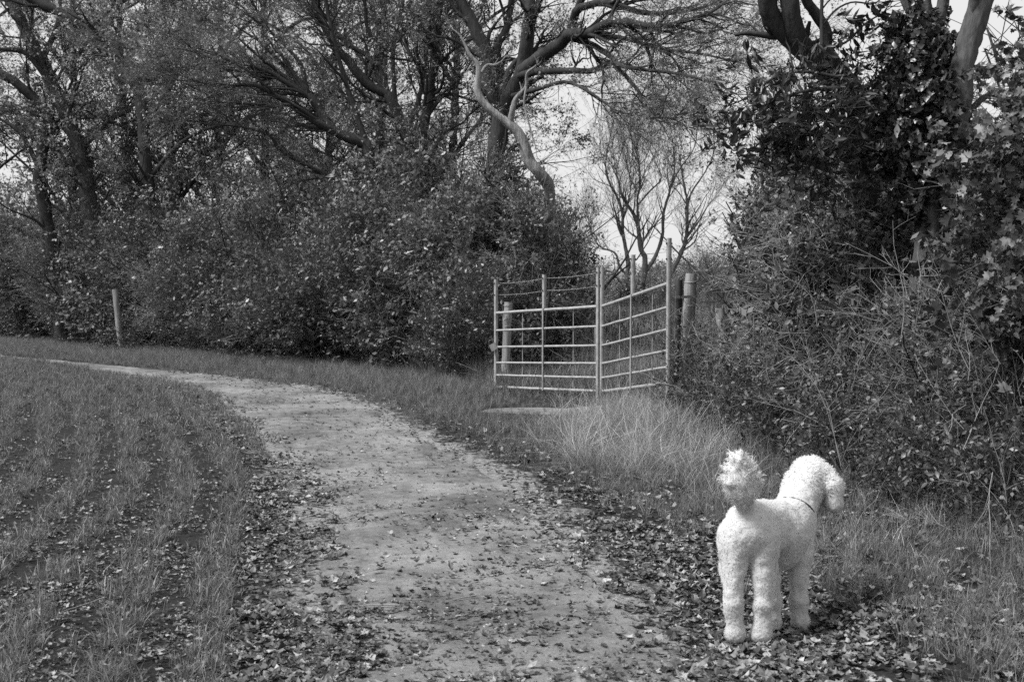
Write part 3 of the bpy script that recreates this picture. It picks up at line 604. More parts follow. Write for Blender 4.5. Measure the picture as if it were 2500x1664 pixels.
def tree(name, label, cat, group, guides, bark, crown, c1=(9, .9, 2.2), c2=(7, .4, 1.1), sp=(3, .6, 1.2), trop=(0, 0, .15), bias=(0, 0, .15), t0=.25, wander=.16, near=False):
    """guides: list of (points, radius0, radius1, partname). c1/c2 = children per limb, min and max length; sp = sprays per twig, min and max scale"""
    base = np.array(guides[0][0][0], float); base[2] = float(gz(base[0], base[1])) - .1; root = tag(empty(name, base), label, cat, group)
    GP, GD, GR = [], [], []
    for pts, r0, r1, part in guides:
        pts = np.array(pts, float)
        if part == 'trunk' and pts[0][2] > base[2] + .05: pts = np.vstack([base, pts])
        Lg = np.linalg.norm(np.diff(pts, axis=0), axis=1).sum(); n = max(10, int(Lg * (26 if near else 7))); P = catmull(pts, n)
        P[1:-1] += rng.normal(0, (.012 if near else .06) * r0, (n - 2, 3)); R = np.linspace(r0, r1, n) if np.isscalar(r1) else np.interp(np.linspace(0, 1, n), np.linspace(0, 1, len(r1)), r1)
        if part == 'trunk': R = R * (1 + .35 * np.exp(-np.linspace(0, Lg, n) / .35))
        obj(part, limb_mesh(P - base, R, bark, 28, .12, .3, .16) if near else limb_mesh(P - base, R, bark), root)
        Q = catmull(P, 16); GP.append(Q); GD.append(nrm(np.gradient(Q, axis=0))); GR.append(np.interp(np.linspace(0, 1, 16), np.linspace(0, 1, n), R))
    GP, GD, GR = np.array(GP), np.array(GD), np.array(GR); w = np.linalg.norm(np.diff(GP, axis=1), axis=2).sum(1); w = w / w.sum()
    p, d, r, t = pick(GP, GD, GR, c1[0] * len(guides), t0, 1, w)
    P1, D1, R1 = grow(p, off(d, .4, 1.1, bias), rng.uniform(c1[1], c1[2], len(p)) * (1.1 - .45 * t), np.clip(r * .5, .006, .05), 9, wander, trop)
    tips = GP[:, -1]; P1b, D1b, R1b = grow(np.repeat(tips, 3, 0), off(np.repeat(GD[:, -1], 3, 0), .1, .5, bias), rng.uniform(c1[1], c1[2], 3 * len(tips)), np.repeat(GR[:, -1], 3) * .7, 9, wander, trop)
    P1, D1, R1 = np.concatenate([P1, P1b]), np.concatenate([D1, D1b]), np.concatenate([R1, R1b])
    p, d, r, t = pick(P1, D1, R1, c2[0] * len(P1), .15, 1)
    P2, D2, R2 = grow(p, off(d, .35, 1.0, bias), rng.uniform(c2[1], c2[2], len(p)), np.clip(r * .55, .004, .02), 6, wander * 1.2, trop)
    m = MB(); tubes(m, P1 - base, R1, 5); tubes(m, P2 - base, R2, 3); o = obj("branches", m.mesh("branches", [bark]), root); o["kind"] = "stuff"
    if crown:
        p, d, r, t = pick(P2, D2, R2, sp[0] * len(P2), .2, 1)
        dd = off(d, .1, .8, bias); scatter("crown", crown, p, euler_of(dd, rng.uniform(0, 6.283, len(p))), rng.uniform(sp[1], sp[2], len(p)), root, base)
    return root, base
def shrub(name, label, cat, group, at, size, fol, n, bark=None, stems=9, sscl=(.6, 1.2), lean=(0, 0), up=.35, hollow=.45, part="foliage", clump=.55):
    """fan of stems with foliage filling an uneven rounded volume; size = (half width x, half width y, height)"""
    at = np.array([at[0], at[1], float(gz(at[0], at[1])) - .03]); root = tag(empty(name, at), label, cat, group); sx, sy, sz = size
    a = rng.uniform(0, 6.283, stems); e = rng.uniform(.15, .75, stems); D = np.stack([np.sin(e) * np.cos(a), np.sin(e) * np.sin(a), np.cos(e)], -1)
    P, Dd, R = grow(np.stack([.15 * sx * np.cos(a), .15 * sy * np.sin(a), 0 * a], -1), D, rng.uniform(.6, 1.0, stems) * sz, rng.uniform(.012, .032, stems) * (sz / 3), 9, .14, (lean[0] * .6, lean[1] * .6, .35), .25)
    m = MB(); tubes(m, P, R, 5); p, d, r, t = pick(P, Dd, R, stems * 6, .2, 1); P2, D2, R2 = grow(p, off(d, .4, 1.1), rng.uniform(.2, .45, len(p)) * sz, r * .5, 6, .2, (0, 0, .1)); tubes(m, P2, R2, 3)
    o = obj("stems", m.mesh("stems", [bark or M['bark']]), root); o["kind"] = "stuff"
    N = int(n * 3.6); q = rng.normal(0, 1, (N, 3)); q = nrm(q) * (rng.uniform(hollow ** 3, 1, N) ** (1 / 3))[:, None]; q[:, 2] = q[:, 2] * .5 + .5
    pos = q * np.array([sx, sy, sz]) * (.66 + .42 * vnoise(q * 2.3 + at, 6))[:, None]; pos[:, 0] += lean[0] * pos[:, 2]; pos[:, 1] += lean[1] * pos[:, 2]
    keep = vnoise((pos + at) / clump, 2) + rng.normal(0, .08, N) > .5; pos = pos[keep][:n]; q = q[keep][:n]
    out = nrm(np.c_[q[:, 0], q[:, 1], (q[:, 2] - .35)] + rng.normal(0, .45, (len(q), 3)) + (0, 0, up))
    if part == 'foliage' and sz > 2 and fol in ('wood', 'pale', 'hedge'):
        k3 = rng.choice(len(pos), max(8, len(pos) // 3)); dt = off(out[k3], .2, 1.3); scatter('twigs', 'twigs', pos[k3], euler_of(dt, rng.uniform(0, 6.283, len(k3))), rng.uniform(.6, 1.15, len(k3)), root)
    scatter(part, fol, pos - out * .25, euler_of(out, rng.uniform(0, 6.283, len(pos))), rng.uniform(*sscl, len(pos)), root)
    return root

def wl(d, pts, dz=0): return WL([(u, v, (d if not isinstance(d, tuple) else d[0] + (d[1] - d[0]) * i / (len(pts) - 1))) for i, (u, v) in enumerate(pts)])
# --- left wood
tree("woodland_tree", "tall pale-barked leaning tree at the wood's far end", "tree", "woodland trees",
     [(wl(30, [(243, 770), (232, 640), (205, 420), (170, 300), (125, 200), (45, 40), (-20, -90)]), .26, .13, 'trunk'),
      (wl((30, 29), [(125, 205), (60, 128), (0, 120), (-60, 110)]), .09, .04, 'limb'), (wl(30, [(190, 370), (260, 300), (330, 250), (380, 120)]), .09, .03, 'limb'), (wl(30, [(100, 150), (140, 60), (150, -60)]), .09, .04, 'limb')],
     M['bark_pale'], "pale", (9, 1, 2.4), (5, .5, 1.2), (1, .7, 1.2))
tree("woodland_tree", "dark tree with thick limb arching over the wood's far end", "tree", "woodland trees",
     [(wl(30, [(150, 790), (133, 640), (108, 500), (95, 440), (105, 370), (119, 314), (108, 267), (54, 213), (0, 180), (-80, 160)]), .19, .12, 'trunk'),
      (wl(30, [(100, 420), (60, 340), (20, 300), (-40, 280)]), .08, .03, 'limb'), (wl(30, [(112, 350), (170, 270), (200, 180)]), .06, .02, 'limb')],
     M['bark'], "pale", (7, .8, 2), (5, .4, 1), (1, .6, 1.0))
tree("woodland_tree", "dark trunk whose thick bare limb sweeps up above the hedge", "tree", "woodland trees",
     [(wl(28.8, [(390, 800), (372, 560), (358, 430), (345, 260), (318, 159), (253, 119), (216, 72), (166, 40), (83, 0), (-10, -60)]), .18, .13, 'trunk'),
      (wl(28.8, [(350, 300), (420, 200), (450, 90), (480, -40)]), .09, .04, 'limb'), (wl(28.8, [(360, 440), (440, 350), (520, 310), (600, 300)]), .07, .02, 'limb'), (wl(28.8, [(216, 72), (270, 20), (300, -50)]), .06, .03, 'limb')],
     M['bark'], "sparse", (6, .9, 2.2), (4, .5, 1.1), (1, .6, 1.0), trop=(-.2, 0, .2))
tree("woodland_tree", "wind-swept tree with dark limbs fanning out over the hedge", "tree", "woodland trees",
     [(wl(23, [(935, 850), (922, 640), (914, 502), (899, 366), (878, 345), (837, 332), (800, 303), (779, 262), (754, 233)]), .19, .09, 'trunk'),
      (wl((23, 22), [(837, 330), (776, 300), (715, 260), (668, 231), (614, 206), (541, 213), (470, 195)]), .085, .02, 'limb'), (wl((23, 22), [(800, 303), (762, 287), (717, 258), (640, 255), (540, 250)]), .05, .015, 'limb'),
      (wl((23, 22.5), [(760, 240), (715, 213), (650, 173), (578, 159), (480, 130)]), .06, .02, 'limb'), (wl(23, [(752, 232), (744, 195), (733, 155), (686, 101), (640, 60)]), .06, .02, 'limb'),
      (wl((23, 22), [(905, 520), (850, 450), (783, 420), (722, 390), (679, 361), (657, 328), (600, 312)]), .07, .02, 'limb'), (wl(23, [(899, 366), (860, 250), (820, 120), (790, -20)]), .07, .03, 'limb')],
     M['bark'], "sparse", (9, .9, 2.2), (5, .5, 1.2), (1, .6, 1.0), trop=(-.45, 0, .1), bias=(-.35, 0, .15), wander=.13)
tree("woodland_tree", "forked dark tree rising behind the wind-swept tree", "tree", "woodland trees",
     [(wl(24.5, [(1030, 850), (1026, 600), (1023, 480), (1005, 380), (990, 324), (962, 260), (937, 224), (897, 206), (854, 155), (800, 83), (760, -20)]), .21, .07, 'trunk'),
      (wl(24.5, [(937, 224), (905, 144), (865, 119), (836, 97), (780, 20)]), .08, .03, 'limb'), (wl(24.5, [(945, 226), (926, 162), (930, 108), (897, 72), (890, -30)]), .08, .03, 'limb'),
      (wl(24.5, [(990, 330), (1020, 250), (1040, 150), (1050, 20)]), .07, .03, 'limb'), (wl(24.5, [(965, 262), (960, 120), (985, 0), (990, -60)]), .06, .03, 'limb')],
     M['bark'], "sparse", (8, .8, 2.2), (6, .4, 1.1), (1, .6, 1.1), trop=(-.1, 0, .3))
tree("woodland_tree", "straight dark trunk clothed in leaves, close by the oak", "tree", "woodland trees",
     [(wl(22.5, [(1045, 850), (1040, 650), (1035, 470), (1031, 343), (1045, 253), (1060, 150), (1075, 0), (1080, -80)]), .15, .07, 'trunk'),
      (wl(22.5, [(1040, 290), (1075, 240), (1100, 230), (1150, 245)]), .05, .02, 'limb'), (wl(22.5, [(1036, 420), (1080, 330), (1130, 300)]), .05, .02, 'limb'), (wl(22.5, [(1050, 200), (1000, 130), (980, 60)]), .05, .02, 'limb')],
     M['bark'], "wood", (9, .6, 1.5), (6, .4, .9), (1, .5, .9), t0=.35)
tree("oak_tree", "big spreading oak whose twisted limbs reach out above the gate", "tree", None,
     [(wl(20.5, [(1205, 900), (1206, 640), (1208, 505), (1208, 397), (1215, 318), (1229, 267)]), .19, .15, 'trunk'),
      (wl(20.5, [(1226, 275), (1190, 217), (1193, 155), (1179, 108), (1161, 72), (1143, 36), (1125, 0), (1100, -80)]), .15, .09, 'limb'),
      (wl(20.7, [(1229, 262), (1225, 200), (1212, 120), (1240, 60), (1255, -60)]), .10, .05, 'limb'),
      (wl((20.5, 20), [(1229, 264), (1262, 202), (1283, 137), (1291, 72), (1298, 0), (1302, -90)]), .15, .10, 'limb'),
      (wl((20.2, 17.5), [(1275, 172), (1323, 137), (1370, 108), (1392, 83), (1431, 83), (1504, 54), (1594, 65), (1650, 58), (1730, 35)]), .13, .03, 'limb'),
      (wl((19.5, 18), [(1392, 84), (1402, 40), (1421, 18), (1485, 7), (1558, 29), (1650, 32), (1740, 10)]), .085, .02, 'limb'), (wl((19.5, 19), [(1402, 40), (1421, 0), (1460, -60)]), .07, .04, 'limb'),
      (wl((19.5, 17), [(1390, 90), (1450, 112), (1496, 141), (1522, 162), (1650, 180), (1740, 200)]), .06, .015, 'limb'),
      (wl((20.2, 17.5), [(1270, 185), (1302, 177), (1377, 173), (1450, 173), (1482, 155), (1522, 180), (1561, 227), (1569, 256), (1597, 287)]), .07, .018, 'limb'),
      (wl((20.3, 18.5), [(1250, 235), (1323, 215), (1380, 200), (1440, 225), (1500, 270)]), .05, .012, 'limb'),
      (wl((20, 17), [(1432, 83), (1530, 95), (1610, 120), (1700, 130), (1790, 150)]), .05, .012, 'limb')],
     M['bark'], "sparse", (10, .7, 1.7), (8, .3, .8), (1, .35, .7), trop=(.25, 0, .05), bias=(.2, 0, .08), t0=.3, wander=.19)
# upper left crowns standing behind
for i, (u, d, h_, fol) in enumerate([(-60, 34, 560, "pale"), (180, 37, 600, "pale"), (330, 33, 640, "pale"), (520, 35, 640, "wood"), (650, 31, 560, "pale"), (780, 36, 640, "wood"), (900, 30, 480, "sparse"), (1090, 31, 420, "wood"), (440, 30, 500, "pale")]):
    x0 = rng.uniform(-40, 40)
    tree("woodland_tree", "leafy woodland tree standing deep behind the hedge", "tree", "background woodland trees",
         [(wl(d, [(u, 760), (u + x0 * .4, 560), (u + x0, 320), (u + x0 * 1.5, 60), (u + x0, -160)]), .17, .06, 'trunk')] +
         [(wl(d, [(u + x0 * .8, v0), (u + x0 + s * 70, v0 - 90), (u + x0 + s * 170, v0 - 160 + rng.uniform(-40, 60))]), .07, .03, 'limb') for s, v0 in ((-1, 420), (1, 380), (-1, 200), (1, 150), (1, 520), (-1, 540))],
         M['bark'], fol, (9, .9, 2.6), (5, .5, 1.3), (1, .6, 1.2), t0=.15)
# hedge under the wood: one shrub after another
HB = np.array([(-22, 39), (-16, 34.6), (-8.5, 27.2), (-3.15, 21.6), (-.9, 18.3)])
HC = catmull(HB, 19)
for i, (x, y) in enumerate(HC):
    fol, lab = [("wood", "dark leafy hawthorn bush in the woodland hedge"), ("pale", "pale leafy bush in the woodland hedge"), ("thorn", "bush of fine bare drooping twigs in the woodland hedge"), ("twigs", "pale-twigged nearly leafless bush in the woodland hedge")][(i * 7 + 3) % 4]
    if i in (12, 15, 17, 18) and fol == "pale": fol, lab = "wood", "dark leafy hawthorn bush in the woodland hedge"
    if i in (11, 13, 14, 16): fol = "thorn"; lab = "bush of fine bare drooping twigs in the woodland hedge"
    shrub("hedge_shrub", lab, "shrub", "bushes of the woodland hedge", (x + rng.uniform(-.3, .3) - .35, y + rng.uniform(-.2, .5) + .8), (rng.uniform(1.5, 2.0), 1.2, rng.uniform(2.3, 3.5) + (1.0 if x < -8 else 0)), fol, 430 if fol != "thorn" else 620, sscl=(.6, 1.25), lean=(-.12, 0))
for i, (x, y) in enumerate(catmull(HB + np.array([0, 2.6]), 12)):
    shrub("hedge_shrub", "tall understorey bush behind the woodland hedge", "shrub", "understorey bushes", (x, y + rng.uniform(-.4, .4)), (2.2, 1.5, rng.uniform(4.2, 5.6)), "wood" if i % 2 else "pale", 290, sscl=(.8, 1.4))
for i, (x, y) in enumerate(catmull(HB + np.array([.3, -.55]), 22)):
    shrub("bramble", "low dark bramble at the foot of the woodland hedge", "bramble", "brambles under the woodland hedge", (x, y + rng.uniform(-.1, .25)), (.9, .5, rng.uniform(.9, 1.6)), "bramble", 85, stems=6, sscl=(.6, 1.1), hollow=.2)
shrub("bramble", "low bramble hiding the foot of the pale leaning post", "bramble", None, W(300, 812, 26.2), (.7, .35, .75), "bramble", 70, stems=5, sscl=(.6, 1.0), hollow=.2)
shrub("hedge_shrub", "ivy-clad leafy bush round the oak's trunk", "shrub", "bushes round the oak", W(1160, 880, 20) + (0, .3, 0), (1.25, .9, 3.6), "wood", 330, sscl=(.6, 1.1))
shrub("hedge_shrub", "ivy-clad leafy bush round the oak's trunk", "shrub", "bushes round the oak", W(1270, 880, 20.6) + (0, .3, 0), (.75, .8, 3.5), "wood", 260, sscl=(.6, 1.1))
shrub("hedge_shrub", "twiggy thorn bush crowding the hedge end of the barbed-wire gate", "shrub", None, W(1130, 905, 17.6), (.75, .6, 2.2), "thorn", 170, sscl=(.5, .9), bark=M['bark_mid'])
shrub("hedge_shrub", "round bush with fine pale leaves beyond the gate's barbed wire", "shrub", None, W(1365, 760, 25), (.85, .9, 3.8), "pale", 150, sscl=(.5, .9))
shrub("hedge_shrub", "dark twiggy bush hiding the foot of the bleached dead tree", "shrub", None, W(1335, 880, 17.9), (.55, .5, 3.7), "wood", 260, sscl=(.5, .9))
# dead snag
dp = [(1341, 560), (1341, 534), (1345, 505), (1338, 451), (1316, 422), (1291, 390), (1273, 336), (1248, 307), (1215, 282), (1179, 249), (1165, 217), (1168, 180), (1165, 155), (1147, 134), (1125, 90), (1100, 68)]
dr = [.10, .09, .09, .112, .10, .092, .088, .095, .105, .10, .088, .072, .06, .045, .026, .010]
tree("dead_tree", "bleached barkless dead tree twisting up in front of the oak", "tree", None,
     [(WL([(1335, 880, 21.8), (1338, 700, 21.3), (1340, 590, 20.6), (1341, 550, 19.9)] + [(u, v, 19.4 - .5 * min(1, i / 3)) for i, (u, v) in enumerate(dp[1:])]), .1, [.1, .1, .1, .1] + dr[1:], 'trunk'), (wl(18.9, [(1175, 177), (1190, 159), (1205, 160), (1222, 152)]), .035, .018, 'limb'),
      (wl((18.9, 18.6), [(1245, 300), (1258, 245), (1284, 213), (1287, 180), (1305, 164)]), .06, .02, 'limb'), (wl((18.7, 18.6), [(1285, 212), (1280, 253), (1291, 300), (1300, 335), (1309, 361)]), .022, .009, 'limb')],
     M['deadwood'], None, (3, .1, .35), (1, .05, .15), t0=.2, near=True)
# bare tree in the field beyond and its companions
tree("bare_tree", "leafless many-stemmed tree standing in the field beyond the gate", "tree", None,
     [(wl(40, p), a * .55, b * .55, nm) for p, a, b, nm in [
         ([(1529, 780), (1529, 757), (1531, 673), (1533, 639), (1521, 571), (1519, 520), (1506, 480), (1485, 439), (1478, 402)], .20, .05, 'trunk'),
         ([(1531, 673), (1512, 649), (1502, 618), (1465, 602), (1445, 571)], .09, .04, 'limb'), ([(1526, 705), (1499, 669), (1478, 659), (1455, 655)], .08, .04, 'limb'),
         ([(1560, 775), (1570, 689), (1575, 632), (1563, 605), (1558, 554), (1546, 520), (1526, 493), (1512, 453), (1505, 419)], .26, .05, 'limb'), ([(1559, 553), (1556, 487), (1563, 453), (1560, 402), (1553, 368)], .09, .04, 'limb'),
         ([(1560, 497), (1587, 466), (1614, 439), (1610, 419)], .07, .03, 'limb'), ([(1575, 665), (1600, 625), (1617, 575), (1620, 520), (1637, 460), (1647, 412), (1644, 368)], .14, .04, 'limb'),
         ([(1597, 775), (1631, 683), (1661, 622), (1675, 581), (1678, 504), (1671, 453), (1661, 402)], .20, .05, 'limb'), ([(1678, 504), (1688, 470), (1722, 419), (1739, 385)], .08, .03, 'limb'), ([(1676, 581), (1708, 537), (1729, 500)], .08, .03, 'limb'),
         ([(1519, 540), (1532, 500), (1540, 450), (1530, 400)], .06, .03, 'limb'), ([(1637, 460), (1655, 420), (1690, 370), (1700, 340)], .06, .03, 'limb')]],
     M['bark_pale'], "bare", (9, .9, 2.4), (5, .5, 1.4), (1, .6, 1.2), trop=(0, 0, .5), bias=(0, 0, .4), t0=.4, wander=.16)
for u, v, d, s, fol, lab in [(1420, 790, 46, (2.4, 2, 2.4), "sparse", "scrubby thorn bush on the oak's side of the leafless tree"), (1490, 790, 52, (2, 2, 1.4), "sparse", "low scrub bush under the leafless tree"), (1715, 770, 44, (1.6, 2, 2.4), "sparse", "scrubby thorn bush on the strapped post's side of the leafless tree"), (1620, 790, 55, (3, 2, 1.4), "sparse", "low scrub bush behind the leafless tree"),
                         (1770, 770, 40, (.9, 1, 1.6), "sparse", "thin bush seen past the strapped post"), (1560, 790, 39, (1.0, .8, 1.1), "wood", "dark low bush round the leafless tree's foot")]:
    shrub("field_bush", lab, "shrub", "bushes in the field", W(u, v, d), s, fol, 130, stems=16, sscl=(.6, 1.2), hollow=.1)
for i in range(9):
    u = -300 + i * 330 + rng.uniform(-60, 60); shrub("far_hedge_shrub", "distant hedgerow bush closing off the field", "shrub", "distant hedgerow", W(u, 755, 85 + rng.uniform(-5, 8)), (7, 2.5, rng.uniform(1.6, 2.6)), "wood", 260, sscl=(1.3, 2.4))

# --- right side
tree("leaning_tree", "two-stemmed tree leaning out over the hedge, open sky beside it", "tree", None,
     [(wl((9.9, 9.4), [(2150, 900), (2125, 560), (2101, 397), (2083, 253), (2047, 188), (2011, 152), (1957, 119), (1910, 72), (1881, 36), (1874, 0), (1866, -80)]), .14, [.15, .15, .145, .135, .13, .13, .13, .115, .10, .085, .08], 'trunk'),
      (wl((9.6, 9.35), [(2005, 165), (1978, 135), (1950, 95), (1935, 54), (1928, 0), (1924, -80)]), .08, .075, 'limb'), (wl(9.5, [(2025, 165), (2016, 125), (2018, 79), (1993, 36), (1968, 0), (1950, -70)]), .05, .04, 'limb'), (wl(9.3, [(2006, 130), (2006, 60), (2007, 0), (2010, -60)]), .018, .013, 'limb'),
      (wl(9.2, [(2022, 411), (1993, 400), (1964, 372), (1957, 325), (1964, 271), (1968, 249)]), .035, .022, 'limb'), (wl(9.3, [(2010, 60), (2040, 25), (2080, 6), (2130, 10), (2148, 0)]), .010, .006, 'limb'), (wl(9.3, [(2030, 118), (2070, 100), (2110, 60), (2150, 35)]), .012, .006, 'limb'),
      (wl(9.1, [(2060, 215), (1980, 220), (1900, 245), (1850, 280), (1790, 310)]), .022, .008, 'limb'), (wl(9.1, [(2050, 190), (1960, 175), (1890, 190), (1840, 230), (1800, 250)]), .018, .006, 'limb')],
     M['bark'], None, (3, .3, .8), (2, .15, .4), t0=.5, near=True)
def leafy(name, label, cat, grp, fol, P, N, R, s, up=.1, part="foliage", twigs=True):
    """leaf sprays filling blobs: P centres, N counts, R radii (world)"""
    base = P[0].copy(); base[2] = float(gz(base[0], base[1])); root = tag(empty(name, base), label, cat, grp); pts, dirs = [], []
    m = MB()
    for c, n, r in zip(P, N, R):
        q = nrm(rng.normal(0, 1, (n, 3))) * (rng.uniform(.02, 1, n) ** .45)[:, None]; pts.append(c + q * r * (.75 + .5 * vnoise(q * 2 + c, 3))[:, None]); dirs.append(nrm(q + rng.normal(0, .5, (n, 3)) + (0, 0, up)))
    pts, dirs = np.concatenate(pts), np.concatenate(dirs); scatter(part, fol, pts - dirs * .12, euler_of(dirs, rng.uniform(0, 6.283, len(pts))), rng.uniform(*s, len(pts)), root, base)
    return root, base, pts
leafy_parts = leafy("climbing_foliage", "dark hanging leaves spreading out from the leaning tree against the sky", "foliage", None, "big",
      [W(2050, 300, 9.3), W(1960, 280, 9.1), W(1880, 250, 9.0), W(1830, 300, 9.0), W(1990, 380, 9.2), W(2070, 210, 9.4), W(2110, 150, 9.5), W(1785, 330, 8.9), W(2120, 240, 9.6), W(2170, 60, 9.3), W(1850, 210, 9.1)],
      [44, 40, 22, 12, 60, 12, 6, 6, 12, 10, 6], np.array([(.38, .4, .4), (.34, .4, .3), (.3, .3, .25), (.25, .3, .2), (.4, .4, .35), (.3, .3, .2), (.25, .3, .2), (.16, .2, .12), (.3, .3, .3), (.2, .3, .35), (.16, .2, .12)]), (.45, .95), -.1)
tree("ivied_tree", "furrowed trunk leaning beside the ivy column", "tree", None,
     [(wl((8.9, 8.7), [(2225, 950), (2255, 640), (2271, 541), (2285, 451), (2317, 361), (2343, 253), (2350, 162), (2375, 72), (2397, 0), (2425, -90)]), .105, .088, 'trunk'), (wl(9.1, [(2300, 330), (2270, 180), (2262, 80), (2240, -80)]), .10, .07, 'limb'), (wl(9.1, [(2275, 120), (2235, 40), (2190, -80)]), .075, .06, 'limb'), (wl(8.9, [(2345, 300), (2400, 240), (2450, 225), (2520, 215)]), .03, .02, 'limb'), (wl(9, [(2280, 90), (2300, 20), (2310, -60)]), .05, .04, 'limb')],
     M['bark_mid'], None, (2, .3, .8), (2, .2, .4), t0=.6, near=True)
# ivy wrapped round the left-hand stem: single leaves in front, the rest as a mass
IV = [W(2262, 460, 8.95), W(2262, 380, 8.95), W(2255, 300, 8.95), W(2250, 220, 8.95), W(2235, 160, 9.0), W(2215, 420, 9.0), W(2262, 90, 9.05), W(2225, 60, 9.05)]
ivr, ivb, _ = leafy("ivy", "dark ivy thickly wrapping the stem between the furrowed and two-stemmed trunks", "ivy", None, "ivy", IV, [190, 220, 220, 190, 110, 90, 60, 50], np.array([(.22, .24, .24), (.27, .26, .25), (.28, .26, .25), (.27, .26, .25), (.2, .24, .2), (.2, .2, .25), (.16, .18, .2), (.14, .16, .18)]), (.7, 1.1), -.4)
LEAFM = []
for i in range(6):
    m_ = MB(); v, f = blade('ivy', R_(500 + i)); m_.add(v, f, 0, R_(520 + i).uniform(.3, 1)); LEAFM.append(m_.mesh("leaf", [M['leaf_ivy']]))
def single_leaves(root, base, cen, rad, n, meshes, size, front):
    for i in range(n):
        c = rng.integers(0, len(cen)); q = nrm(np.array([rng.uniform(-1, 1), -1.0 - rng.uniform(0, .4), rng.uniform(-.9, .9)]) * front); p = cen[c] + q * rad[c] * rng.uniform(.95, 1.15)
        o = obj("leaf", meshes[i % len(meshes)], root, p - base); z = nrm(q + rng.normal(0, .25, 3) + (0, 0, .25)); y = np.array([0, 0, -1.]) + rng.normal(0, .35, 3); y = nrm(y - z * y.dot(z)); x = np.cross(y, z)
        from mathutils import Matrix
        o.rotation_euler = Matrix(np.stack([x, y, z], 1).tolist()).to_euler(); o.scale = (rng.uniform(*size),) * 3
single_leaves(ivr, ivb, IV, np.array([(.22, .24, .24), (.27, .26, .25), (.28, .26, .25), (.27, .26, .25), (.2, .24, .2), (.2, .2, .25), (.16, .18, .2), (.14, .16, .18)]), 290, LEAFM, (.045, .075), (1, 1, 1))
# right hedge, from the gate towards the camera
for i, (x, y, sx, sy, hh, fol, n, lab) in enumerate([
        (3.75, 14.6, .75, .9, 3.1, "hedge", 480, "tall rounded bush above the hedge beyond the strapped post"), (3.3, 12.7, .6, .7, 2.0, "hedge", 420, "leafy hedge bush next to the strapped post"), (3.75, 11.6, .9, .9, 2.9, "hedge", 620, "dense hedge bush below the hanging dark leaves"),
        (3.25, 10.1, .75, .8, 2.2, "hedge", 480, "twiggy hedge bush in front of the leaning tree"), (4.3, 10.9, .9, .9, 2.8, "hedge", 560, "dense hedge bush behind the leaning tree"), (3.8, 8.4, .85, .75, 1.75, "hedge", 560, "hedge bush round the foot of the ivied tree"),
        (3.35, 8.0, .7, .7, 1.7, "stalk", 240, "tangle of pale dead stems in the hedge beside the dog"), (4.6, 8.8, .8, .8, 3.0, "hedge", 480, "hedge bush on the far side of the ivied tree"), (3.9, 6.9, .7, .7, 1.8, "hedge", 380, "dark hedge bush under the maple bush"), (5.6, 10.5, .9, 1, 5.2, "big", 260, "tall dark bush filling the sky behind the ivied tree"), (7.2, 12.5, 1.2, 1, 7, "big", 200, "tall dark bush at the hedge's back")]):
    shrub("hedge_shrub", lab, "shrub", None, (x, y), (sx, sy, hh), fol, n, sscl=(.65, 1.25), stems=12, hollow=.25, clump=.35)
mp = [W(2480, 330, 7.2), W(2470, 430, 7.4), W(2480, 520, 7.2), W(2430, 600, 7.5), W(2500, 220, 7.4), W(2490, 720, 6.6), W(2450, 770, 6.7), W(2510, 640, 6.9), W(2520, 90, 7.6)]
mr = np.array([(.2, .3, .22)] * 5 + [(.2, .25, .18), (.16, .2, .16), (.25, .3, .2), (.2, .3, .2)])
mr_root, mb_, _ = leafy("maple_bush", "field maple bush with bright lobed leaves in front of the ivied trunk", "shrub", None, "maple", mp, [40, 42, 45, 32, 16, 30, 18, 28, 12], mr, (.6, 1.1), -.1)
MAPM = []
for i in range(6):
    m_ = MB(); v, f = blade('maple', R_(600 + i)); m_.add(v, f, 0, R_(620 + i).uniform(.5, 1)); MAPM.append(m_.mesh("leaf", [M['leaf_maple']]))
single_leaves(mr_root, mb_, mp, mr, 280, MAPM, (.035, .062), (1, 1, 1))
m = MB(); 
for c in mp[:8]: 
    P = catmull(np.array([(3.75, 7.3, .2), (3.8, 7.3, 1.2), .5 * (c + np.array([3.8, 7.3, 1.5])), c]), 10); tubes(m, P - mb_, np.linspace(.02, .006, 10), 6)
obj("stem", m.mesh("stem", [M['bark_mid']]), mr_root)
for i, (u, v, d, s, n) in enumerate([(1655, 955, 11.5, (.3, .35, .45), 34), (1725, 965, 11.3, (.45, .45, .8), 80), (1790, 980, 11.0, (.6, .5, .9), 110), (1880, 1010, 10.3, (.6, .5, .85), 110), (1960, 1040, 9.7, (.6, .5, .8), 100), (2060, 1130, 8.6, (.6, .5, .7), 100), (2170, 1180, 7.7, (.6, .5, .65), 100), (2290, 1220, 7.2, (.55, .5, .65), 95), (2400, 1260, 6.6, (.5, .45, .6), 85), (2500, 1310, 6.1, (.45, .4, .55), 80), (1730, 900, 12.3, (.6, .5, 1.1), 100), (2140, 1000, 9.0, (.6, .5, 1.2), 110), (2330, 1040, 8.0, (.6, .5, 1.2), 110), (2480, 1100, 7.3, (.5, .5, 1.2), 110)]):
    p = W(u, v, d); bs = shrub("bramble", "low leafy bramble at the foot of the hedge beside the dog", "bramble", "brambles under the hedge beside the dog", p, s, "bramble", n, stems=7, sscl=(.45, .85), hollow=.15, clump=.3)
    q = rng.uniform(-1, 1, (n // 3, 3)) * np.array([s[0], s[1], .5]) + (0, 0, .25 + s[2] * .3); dq = nrm(rng.normal(0, .6, q.shape) + (-.3, -.3, .7)); scatter('dead_stems', 'stalk', q, euler_of(dq, rng.uniform(0, 6.283, len(q))), rng.uniform(.35, .8, len(q)), bs)
